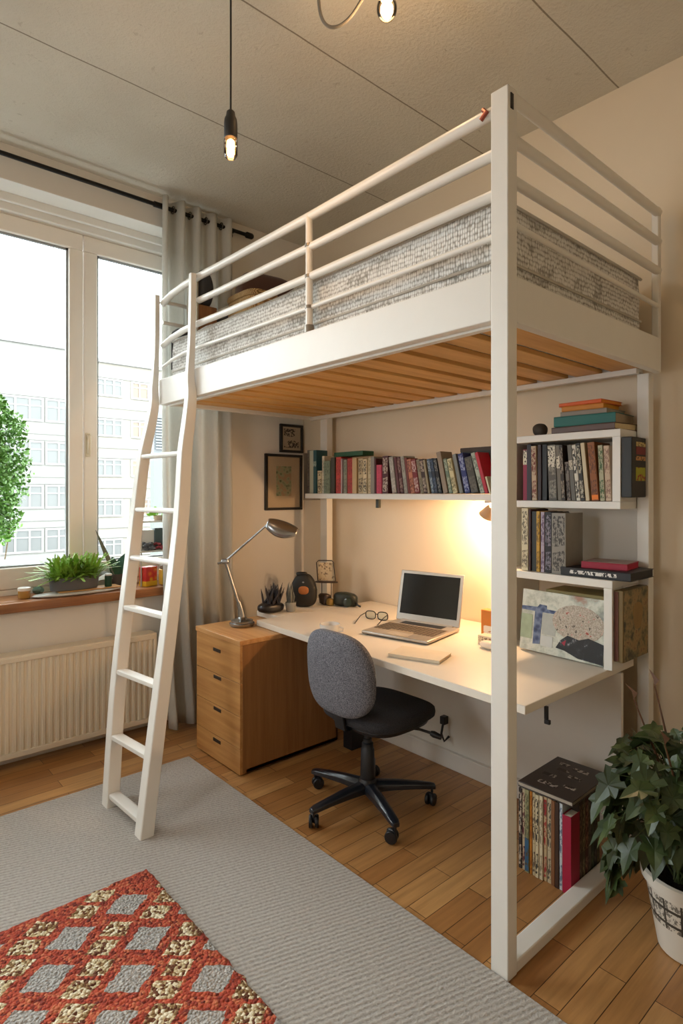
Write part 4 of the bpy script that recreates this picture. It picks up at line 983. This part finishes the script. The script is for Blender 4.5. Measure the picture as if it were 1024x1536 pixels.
# ------------------------------------------------------------------ magazines on the floor
mag = [
 ('dotted black magazine', -1.224, .014, .297, '#2e2725', '#b5a795'), ('wine striped magazine', -1.209, .012, .300, '#b3a488', '#5b2a30'), ('blue footed magazine', -1.195, .018, .304, '#8b8a66', '#5c5c44'),
 ('orange spined magazine', -1.176, .010, .303, '#b0701f', '#8c4f14'), ('beige striped magazine', -1.165, .012, .303, '#b9a988', '#5a4a3c'), ('chequered magazine', -1.152, .014, .300, '#c7bb9c', '#2d2824'),
 ('ivory ruled magazine', -1.137, .014, .302, '#c9bea2', '#8a7d66'), ('red topped magazine', -1.122, .013, .302, '#b7a07c', '#8f2a28'), ('tan speckled magazine', -1.108, .016, .302, '#b5a68a', '#4f463c'),
 ('rust brown magazine', -1.091, .014, .303, '#7b5132', None), ('dark brown folder', -1.076, .015, .302, '#3a261c', None), ('pale blue magazine', -1.060, .012, .304, '#b9c0c6', '#66748a')]
rows = []
for d, x, t_, h, c, ink in mag:
    pl = None
    if 'blue footed' in d: pl = ('#2f5a7a', .02, .42)
    if 'red topped' in d: pl = ('#8f2a28', .78, .97)
    rows.append((d, x, t_, h, 0, c, ink, .20, pl) if pl else (d, x, t_, h, 0, c, ink, .20))
run(rows, 1.957, .001, 'in the floor row', 'magazines in the row on the floor', 'magazine', 'magazine')
book('magazine', 'crimson red magazine at the front corner of the floor row', -1.047, 1.957, .001, .032, .272, .062, '#9c1538', None, 0, 'magazines in the row on the floor', 'magazine')
# more behind it, their covers towards the plant
mag2 = [('brown striped magazine', '#3a2a1e', '#6d5a46'), ('olive magazine', '#4a4432', '#867b5e'), ('maroon magazine', '#47201f', '#8c6a58'), ('grey magazine', '#5f584e', '#3a362f'), ('dark green magazine', '#24301f', '#4f5a44'), ('black magazine', '#1b1a18', '#4f4b45'), ('khaki magazine', '#5c5434', '#36311e')]
for i, (d, c, ink) in enumerate(mag2):
    where = 'directly behind the crimson magazine' if i == 0 else 'next behind the ' + mag2[i-1][0]
    book('magazine', '%s in the floor pile, %s' % (d, where), -1.0175, 2.022+i*.0225, .001, .0215, .302, .029 if i < 6 else .19, c, ink, 0, 'magazines behind the crimson magazine', 'magazine', rz=PI/2)
t = thing('record_sleeve', 'large dark brown album lying flat on top of the floor magazines', 'album', (-1.115, 2.1, .308))
m4 = Matrix.Translation((-1.117, 2.105, .309)) @ Matrix.Rotation(.02, 4, 'Z')
b = MB(); b.box(-.105, .105, -.15, .15, 0, .004); b.box(-.105, .105, -.15, .15, .016, .02); b.xf(m4); b.build('cover', M('sleeve_brown', '#352b26', .35, var=.15), t, bevel=.001)
b = MB(); b.box(-.102, .102, -.147, .147, .004, .016); b.xf(m4); b.build('page_block', M('sleeve_edge', '#a99f90', .7), t)
for (x, y, w) in ((-.05, -.02, .05), (-.03, .05, .045), (.02, .09, .06), (.03, .02, .05), (-.05, .10, .04), (.05, -.06, .045), (-.02, -.09, .07)): b = MB(); b.box(x-w/2, x+w/2, y-.011, y+.011, .0198, .0206); b.xf(m4); b.build('title_print', inked('sleeve_print', '#352b26', '#a99d92', 70, 70, .5), t)

# ------------------------------------------------------------------ potted plant on the floor
PXc, PYc = -.655, 2.01
t = thing('potted_plant', 'leafy green houseplant in a white patterned pot on the floor by the bed end', 'plant', (PXc, PYc, 0))
POTW = M('pot_glaze', '#d6d0c4', .35, var=.04)
b = MB(); b.lathe([(.085, 0), (.092, .004), (.128, .205), (.140, .212), (.142, .24), (.132, .243), (.126, .21), (.12, .20)], (PXc, PYc, 0), 40); pt = b.build('pot', POTW, t)
def band_mat():
    m, nt, bb, N, L = base('pot_drawing')
    f = tex(nt, coord(nt, (90, 90, 60)), 1., 3, .7); br = N.new('ShaderNodeTexBrick'); br.inputs['Scale'].default_value = 14; br.inputs['Mortar Size'].default_value = .03
    L.new(coord(nt, kind='UV'), br.inputs['Vector'])
    sp = N.new('ShaderNodeSeparateXYZ'); L.new(coord(nt), sp.inputs[0])
    an = mth(nt, 'ARCTAN2', sp.outputs['Y'], sp.outputs['X']); st = mth(nt, 'LESS_THAN', mth(nt, 'ABSOLUTE', mth(nt, 'SUBTRACT', mth(nt, 'FRACT', mth(nt, 'MULTIPLY', an, 2.4)), .5)), .06)
    z2 = mth(nt, 'LESS_THAN', mth(nt, 'ABSOLUTE', mth(nt, 'SUBTRACT', mth(nt, 'FRACT', mth(nt, 'MULTIPLY', sp.outputs['Z'], 22)), .5)), .10)
    k = mth(nt, 'MAXIMUM', mth(nt, 'MAXIMUM', st, z2), mth(nt, 'MULTIPLY', mth(nt, 'GREATER_THAN', f, .52), .8))
    L.new(mixc(nt, k, '#cfc9bc', '#3a362f'), bb.inputs['Base Color']); bb.inputs['Roughness'].default_value = .5; return m
b = MB(); b.lathe([(.1085, .095), (.1255, .19)], (PXc, PYc, 0), 40, caps=False); b.build('pot_drawing', band_mat(), pt)
b = MB(); b.lathe([(.0, .205), (.124, .205)], (PXc, PYc, 0), 30, caps=False); b.build('soil', M('soil', '#1e1712', .95, bmp=.8, bs=120, bd=.01), t)
def leaf_mat():
    m, nt, bb, N, L = base('houseplant_leaf')
    f = tex(nt, coord(nt), 9, 4); L.new(ramp(nt, f, [(.3, '#202d16'), (.55, '#354520'), (.75, '#59663a')]), bb.inputs['Base Color'])
    bb.inputs['Roughness'].default_value = .42; return m
LM = leaf_mat()
def lobed(b, p, d, up, L, bend=.3):
    """five-lobed leaf folded along its midrib"""
    d = d.normalized(); s = d.cross(up).normalized(); n = s.cross(d).normalized()
    half = [(0, 0), (.12, .22), (.02, .30), (.10, .52), (.30, .36), (.42, .46), (.55, .50), (.58, .28), (.78, .20), (1., 0)]
    for sg in (-1, 1):
        pts = []
        for (a, w) in half:
            q = p + d*L*a + s*sg*w*L*.92 + n*(abs(w)*L*.28) - Vector((0, 0, 1))*(bend*L*a*a) - n*(.25*L*w*w)
            pts.append(q)
        c = p + d*L*.45 - Vector((0, 0, 1))*(bend*L*.2)
        for q0, q1 in zip(pts, pts[1:]):
            vs = [b.bm.verts.new(v) for v in (c, q0, q1)]; b.bm.faces.new(vs)
bl = MB(); bs_ = MB()
root = Vector((PXc, PYc, .205))
for k in range(300):
    a = random.random()*2*PI; el = random.uniform(-.3, 1.3); R = random.uniform(.09, .215)
    c = Vector((PXc-.01, PYc-.01, .425))
    e = c+Vector((math.cos(a)*math.cos(el)*R*1.1, math.sin(a)*math.cos(el)*R*1.05, math.sin(el)*R*1.05))
    if k % 9 == 0: a = random.uniform(2.2, 3.7); e = c+Vector((math.cos(a)*.19, math.sin(a)*.19, random.uniform(-.24, -.05)))
    e.x = max(e.x, -.885)
    mid = root.lerp(e, .5)+Vector((0, 0, .06+.05*random.random()))
    if k % 2: bs_.tube([root+Vector((random.uniform(-.04, .04), random.uniform(-.04, .04), -.01)), mid, e], [.0035, .0026, .0016], 5)
    else: bs_.tube([c.lerp(e, .35), c.lerp(e, .7)+Vector((0, 0, .02)), e], [.002, .002, .0014], 5)
    out = (e-c).normalized()*.6+Vector((random.uniform(-.4, .4), random.uniform(-.4, .4), random.uniform(-1.0, .1)))
    out.x = max(out.x, -.15) if e.x < -.84 else out.x
    lobed(bl, e, out, Vector((random.uniform(-.5, .5), random.uniform(-.5, .5), 1)), random.uniform(.06, .10), random.uniform(.2, .6))
bs_.build('stem', M('green_stem', '#4d5a2f', .6), t)
bl.build('foliage', LM, t, smooth=60, normals=False)
b = MB()
for a, l in ((.2, .30), (1.2, .26), (2.6, .33), (3.4, .31), (4.6, .24)):
    e = root+Vector((math.cos(a)*.16, math.sin(a)*.16, .22+l)); b.tube([root, root.lerp(e, .6)+Vector((0, 0, .05)), e], [.005, .004, .002], 6)
    b.poly([e, e+Vector((.012, .004, .02)), e+Vector((math.cos(a)*.03, math.sin(a)*.03, .05)), e+Vector((-.008, .006, .02))])
b.build('shoot', M('brown_shoot', '#5a3a22', .7), t)

# ------------------------------------------------------------------ things on the window sill
ZS = .833
t = thing('serving_tray', 'white oval tray with a wooden board on the window sill', 'tray', (-3.49, 1.12, ZS))
b = MB(); b.ell((-3.468, 1.10, .841), (.062, .235, .009), .6, .75, 44, 8); b.build('tray', M('tray_white', '#cfd0cc', .3), t)
b = MB(); b.box(-3.525, -3.425, .99, 1.33, .850, .857); b.build('board', wood('board_pale', '#a9793f', '#c99a5e', 'y'), t, bevel=.004)
t = thing('fern_planter', 'lush green fern in a grey oval planter on the sill tray', 'plant', (-3.495, 1.08, .858))
b = MB(); rs = []
for k, (sx, z) in enumerate(((.90, .8585), (.93, .860), (1., .93), (.95, .93), (.93, .915))):
    rs.append([Vector((-3.478+.052*sx*math.cos(a), 1.085+.135*sx*math.sin(a), z)) for a in [2*PI*i/36 for i in range(36)]])
b.rings(rs); b.build('planter', M('planter_slate', '#5a5b5c', .6, var=.08), t)
FERN = M('fern_leaf', '#7fa63c', .55, var=.5, vs=25)
b = MB()
for k in range(300):
    a = random.random()*2*PI; c = Vector((-3.478+random.uniform(-.04, .04), 1.085+random.uniform(-.11, .11), .915))
    l = random.uniform(.09, .21); el = random.uniform(.15, 1.4); d = Vector((math.cos(a)*math.cos(el)*.75, math.sin(a)*math.cos(el)+(c.y-1.085)*2.4, math.sin(el))).normalized()
    if c.x+d.x*l < -3.60: d.x = abs(d.x)*.4
    if (c+d*l).y > 1.20 and (c+d*l).z < 1.0: continue
    s = d.cross(Vector((0, 0, 1))).normalized(); w = random.uniform(.006, .011)
    p1 = c+d*l*.5; p2 = c+d*l-Vector((0, 0, l*.22))
    b.poly([c-s*w*.4, c+s*w*.4, p1+s*w, p1-s*w]); b.poly([p1-s*w, p1+s*w, p2+s*w*.5, p2-s*w*.5])
    for q in range(4):
        f = .35+q*.17; m = c.lerp(p2, f)
        for sg in (-1, 1): e = m+s*sg*.016+d*.014; b.poly([m, m+d*.008+s*sg*.004, e])
b.build('fronds', FERN, t, smooth=0, normals=False)
t = thing('candle_jar', 'amber jar with a white lid at the left end of the sill tray', 'jar', (-3.52, .86, ZS))
b = MB(); b.lathe([(.028, 0), (.03, .003), (.03, .04), (.026, .042)], (-3.50, .835, ZS), 24); b.build('jar', M('amber_glass', '#a87f42', .2), t)
b = MB(); b.lathe([(.031, .041), (.032, .045), (.032, .055), (.028, .058)], (-3.50, .835, ZS), 24); b.build('lid', M('lid_white', '#dedbd4', .35), t)
t = thing('green_jar', 'dark green glass jar with white lid at the right end of the fern planter', 'jar', (-3.47, 1.245, .858))
b = MB(); b.lathe([(.018, 0), (.02, .003), (.02, .06), (.016, .062)], (-3.455, 1.264, .8575), 20); b.build('jar', M('green_glass', '#234a39', .2), t)
b = MB(); b.lathe([(.019, .062), (.019, .072)], (-3.455, 1.264, .8575), 20); b.build('lid', M('lid_white', '#dedbd4', .35), t)
t = thing('green_bottle', 'green glass bottle lying low at the left of the fern planter', 'bottle', (-3.45, .93, .858))
b = MB(); b.lathe([(.014, 0), (.022, .005), (.022, .055), (.01, .075), (.01, .09)], (-3.585, .915, .856), 18, axis=(1, .1, .12)); b.build('bottle', M('bottle_green', '#3d5a48', .15), t)
t = thing('agave_pot', 'broad leaved grey-green agave in a dark pot on the sill beside the ladder', 'plant', (-3.52, 1.37, ZS))
b = MB(); b.lathe([(.036, .0), (.040, .004), (.048, .06), (.05, .075), (.044, .075), (.036, .06)], (-3.590, 1.36, ZS), 26); b.build('pot', M('pot_dark_grey', '#4d4d4e', .6), t)
def blade(b, p, d, L, w, bend):
    d = d.normalized(); s = d.cross(Vector((.6, -.3, .7))).normalized(); rs = []
    for k in range(7):
        f = k/6; q = p+d*L*f+Vector((0, 0, -bend*f*f*L)); ww = w*math.sin(PI*min(.98, .22+.75*f)); n = s.cross(d)
        rs.append([q-s*ww, q+n*ww*.12, q+s*ww, q-n*ww*.25])
    b.rings(rs)
b = MB(); c0 = Vector((-3.588, 1.36, .89))
blade(b, c0, Vector((.05, .35, .8)), .18, .04, .1); blade(b, c0, Vector((.1, .8, .5)), .13, .03, .2)
blade(b, c0, Vector((.1, -.2, .9)), .14, .03, .1); b.build('leaf', M('agave_green', '#2f5a45', .5, var=.3, vs=20), t)
b = MB(); blade(b, c0, Vector((.05, -.42, .9)), .30, .014, -.05); blade(b, c0, Vector((.0, -.8, .35)), .16, .016, .15); b.build('leaf', M('agave_grey', '#6e7468', .5, var=.4, vs=50), t)
b = MB(); blade(b, c0, Vector((.3, -.75, .25)), .16, .022, .35); b.build('leaf', M('agave_white', '#c9ccc2', .5), t)
t = thing('printed_carton', 'red and orange printed carton on the sill behind the ladder', 'carton', (-3.47, 1.52, ZS))
m4 = Matrix.Translation((-3.48, 1.515, ZS)) @ Matrix.Rotation(.3, 4, 'Z')
b = MB(); b.box(-.03, .03, -.045, .04, 0, .115); b.xf(m4); b.build('carton', paint_mat('red_print', [(.35, '#d5a51c'), (.5, '#d8501c'), (.65, '#c22a24')], 14, 8.), t, bevel=.003)
b = MB(); b.box(-.031, .031, -.046, .041, 0, .03); b.xf(m4); b.build('yellow_band', M('carton_yellow', '#d8a81e', .5), t, bevel=.002)
t = thing('printed_carton', 'small yellow printed carton beside the red one, next to the curtain', 'carton', (-3.47, 1.60, ZS))
b = MB(); b.box(-3.50, -3.45, 1.588, 1.64, ZS, .925); b.build('carton', M('carton_lemon', '#d6b236', .5, var=.3, vs=40), t, bevel=.003)
b = MB(); b.box(-3.495, -3.455, 1.593, 1.635, .925, .95); b.build('cap', M('cap_brown', '#6f5a3a', .6), t, bevel=.003)
t = thing('sill_rack', 'small two-tier rack standing on the sill behind the ladder', 'rack', (-3.55, 1.58, ZS))
for z in (1.035, 1.215): bx('tier', M('rack_glass', '#c7c3b8', .3), t, -3.60, -3.46, 1.455, 1.72, z, z+.010, bevel=.001)
for x in (-3.59, -3.47):
    for y in (1.465, 1.71):
        b = MB(); b.tube([(x, y, ZS), (x, y, 1.216)], .005, 8); b.build('leg', M('rack_wire', '#b9b5ab', .4, .5), t)
t = thing('pebble_dish', 'heap of dark pebbles and red beads on the lower tier of the sill rack', 'pebbles', (-3.52, 1.54, 1.046))
b = MB()
for k in range(26):
    b.ell((-3.49+random.uniform(-.028, .028), 1.50+random.uniform(-.03, .05), 1.053+random.uniform(0, .035)), (.013, .013, .009), 1, 1, 8, 6)
o = b.build('pebbles', M('pebble_grey', '#5c5d60', .6, var=.6, vs=40), t); o['kind'] = 'stuff'
b = MB()
for k in range(16): b.ell((-3.49+random.uniform(-.028, .028), 1.59+random.uniform(-.03, .05), 1.053+random.uniform(0, .03)), (.011, .011, .009), 1, 1, 8, 6)
o = b.build('beads', M('bead_red', '#93323a', .5, var=.5, vs=30), t); o['kind'] = 'stuff'
t = thing('herb_pot', 'small pot of bright green herbs on the top tier of the sill rack', 'plant', (-3.52, 1.60, 1.226))
b = MB(); b.lathe([(.03, 0), (.036, .03), (.033, .03), (.028, .005)], (-3.52, 1.60, 1.2255), 18); b.build('pot', M('herb_terracotta', '#b8a08a', .7), t)
b = MB()
for k in range(90):
    a = random.random()*6.3; c = Vector((-3.52, 1.60, 1.25)); d = Vector((math.cos(a)*.8, math.sin(a)*1.3, random.uniform(.1, 1))).normalized()*random.uniform(.03, .065)
    p = c+d; e = d.orthogonal().normalized()*.010; b.poly([p-d*.25, p+e, p+d*.3, p-e])
b.build('leaves', M('herb_green', '#7fb82e', .6, var=.3, vs=30), t, smooth=0, normals=False)
o = bx('storage_carton', M('carton_white', '#d8d2c8', .6), None, -3.585, -3.535, 1.47, 1.575, 1.0455, 1.165, bevel=.003); tag(o, 'white carton standing on the lower tier of the sill rack', 'carton')
o = bx('storage_carton', M('carton_slate', '#4d5a58', .6), None, -3.585, -3.54, 1.582, 1.66, 1.0455, 1.175, bevel=.003); tag(o, 'slate grey carton on the sill rack, right of the white carton', 'carton')

# ------------------------------------------------------------------ pictures between curtain and corner
def picture(label, y0, y1, z0, z1, mat_in, art, fw, mrg):
    t = thing('framed_picture', label, 'picture', (X0, (y0+y1)/2, z0)); x = X0
    b = MB(); F = .022
    b.box(x, x+F, y0, y1, z1-fw, z1); b.box(x, x+F, y0, y1, z0, z0+fw); b.box(x, x+F, y0, y0+fw, z0+fw, z1-fw); b.box(x, x+F, y1-fw, y1, z0+fw, z1-fw); b.build('frame', M('frame_black', '#1a1512', .4), t, bevel=.002)
    b = MB(); b.box(x, x+.010, y0+fw, y1-fw, z0+fw, z1-fw); b.build('mount', mat_in, t)
    b = MB(); b.box(x+.010, x+.0112, y0+mrg[0], y1-mrg[0], z0+mrg[1], z1-mrg[2]); b.build('artwork', art, t)
    b = MB(); b.box(x+.0135, x+.0150, y0+fw, y1-fw, z0+fw, z1-fw); b.build('glazing', glassy('picture_glass'+label[:4], '#ffffff', .06), t)
picture('larger black framed green botanical print on the wall by the curtain', 2.335, 2.655, 1.272, 1.668, M('mount_cream', '#c9b597', .8), paint_mat('botanical', [(.3, '#3c4a38'), (.42, '#7d8a6c'), (.55, '#a9b08d'), (.7, '#b59a7c')], 16, 2.), .018, (.095, .10, .085))
picture('small black framed dark ink drawing above the botanical print', 2.462, 2.662, 1.682, 1.884, M('mount_ivory', '#c2b39a', .8), inked('ink_drawing', '#bdae96', '#3a2f26', 75, 75, .47), .018, (.035, .035, .032))

# ------------------------------------------------------------------ pendant lamps
WARM = '#ffcb92'
t = thing('pendant_lamp', 'black socket pendant with tubular bulb hanging on a cord, left of the bed', 'lamp', (-1.788, 1.072, 3.2))
b = MB(); b.tube([(-1.788, 1.072, 3.2), (-1.789, 1.073, 2.95), (-1.788, 1.072, 2.71)], .0035, 8); b.build('cord', DARK, t)
b = MB(); b.lathe([(.008, .0), (.014, -.006), (.016, -.02), (.021, -.03), (.023, -.045), (.023, -.095), (.021, -.098)], (-1.788, 1.072, 2.715), 22); b.build('socket', M('socket_black', '#22211f', .5), t)
BG = glassy('bulb_glass', '#fff3e2', .3)
b = MB(); b.lathe([(.018, 0), (.0235, -.006), (.0235, -.058), (.018, -.066), (.006, -.068)], (-1.788, 1.072, 2.618), 22); b.build('bulb', BG, t)
b = MB(); b.lathe([(.007, -.004), (.0135, -.010), (.015, -.030), (.011, -.034), (.014, -.038), (.014, -.052), (.006, -.057)], (-1.788, 1.072, 2.618), 14); b.build('filament', emis('filament_glow', '#ffb46a', 9), t)
b = MB(); b.lathe([(.045, 0), (.045, -.02), (.01, -.025)], (-1.788, 1.072, 3.2), 20); b.build('ceiling_rose', DARK, t)
gp = Vector((-1.362, 1.403, 2.985))
t = thing('pendant_lamp', 'round glowing bulb pendant at the top edge with a looped grey cable', 'lamp', (gp.x, gp.y, 3.2))
b = MB(); b.ell(gp, (.034, .034, .04), 1, 1, 26, 16); b.build('bulb', BG, t)
b = MB(); b.ell(gp-Vector((0, 0, .004)), (.021, .021, .024), 1, 1, 18, 12); b.build('filament', emis('globe_glow', '#ffd9a6', 30), t)
b = MB(); b.lathe([(.02, .03), (.023, .04), (.023, .1), (.014, .115)], gp, 20); b.build('socket', M('socket_white', '#c8c2b6', .5), t)
cp = [Vector(p) for p in ((-1.52, 1.23, 3.2), (-1.512, 1.234, 3.05), (-1.505, 1.24, 2.965), (-1.49, 1.257, 2.928), (-1.468, 1.285, 2.928), (-1.44, 1.315, 2.96), (-1.415, 1.345, 3.02), (-1.385, 1.38, 3.085), (gp.x, gp.y, 3.10))]
pts = []
for k in range(len(cp)-1):
    p0, p1, p2, p3 = cp[max(k-1, 0)], cp[k], cp[k+1], cp[min(k+2, len(cp)-1)]
    for q in range(6):
        f = q/6; pts.append(.5*((2*p1)+(p2-p0)*f+(2*p0-5*p1+4*p2-p3)*f*f+(3*p1-p0-3*p2+p3)*f**3))
b = MB(); b.tube(pts+[cp[-1]], .0055, 8); b.build('cable', M('cable_grey', '#7d786f', .6), t)

# ------------------------------------------------------------------ lights
def plight(name, loc, col, e, r=.02):
    l = bpy.data.lights.new(name, 'POINT'); l.color = lin(col); l.energy = e; l.shadow_soft_size = r
    o = bpy.data.objects.new(name, l); o.location = loc; C.objects.link(o); return o
plight('pendant_light', (-1.788, 1.072, 2.53), WARM, 2.6, .02)
plight('globe_light', (gp.x, gp.y, gp.z-.06), WARM, 2.2, .03)
plight('shelf_light', lc+ld*.06, '#ffcf9c', 16, .02)
def portal(name, loc, rot, sx, sy):
    l = bpy.data.lights.new(name, 'AREA'); l.shape = 'RECTANGLE'; l.size = sx; l.size_y = sy; l.cycles.is_portal = True
    o = bpy.data.objects.new(name, l); o.location = loc; o.rotation_euler = rot; C.objects.link(o)
portal('window_portal', (XW-.12, (WY0+WY1)/2, (WZ0+WZ1)/2), (0, -PI/2, 0), WZ1-WZ0, WY1-WY0)
portal('front_window_portal', ((FX0+FX1)/2, YF-.16, (FZ0+FZ1)/2), (PI/2, 0, 0), FX1-FX0, FZ1-FZ0)  # guides sky light through the added window behind the viewer
w = bpy.data.worlds.new('overcast_sky'); SC.world = w; w.use_nodes = True
bg = w.node_tree.nodes['Background']; bg.inputs['Color'].default_value = (.95, .975, 1., 1); bg.inputs['Strength'].default_value = 9.0

# ------------------------------------------------------------------ camera and view
cam = bpy.data.cameras.new('camera'); co = bpy.data.objects.new('camera', cam); C.objects.link(co)
cam.sensor_fit = 'HORIZONTAL'; cam.sensor_width = 36; cam.lens = 36*892/1024
cam.shift_y = -30/1024; cam.clip_start = .02; cam.clip_end = 300
co.location = (0, 0, 1.4); co.rotation_euler = (PI/2, 0, math.atan2(789, 892)*-1+PI/2)
SC.camera = co
SC.view_settings.view_transform = 'Standard'; SC.view_settings.look = 'None'; SC.view_settings.gamma = 1
SC.view_settings.exposure = 0.62
try: SC.view_settings.use_curve_mapping = False
except Exception: pass
SC.cycles.max_bounces = 10; SC.cycles.diffuse_bounces = 6; SC.cycles.transparent_max_bounces = 16
SC.cycles.sample_clamp_indirect = 6; SC.cycles.use_denoising = True
SC.cycles.caustics_reflective = False; SC.cycles.caustics_refractive = False
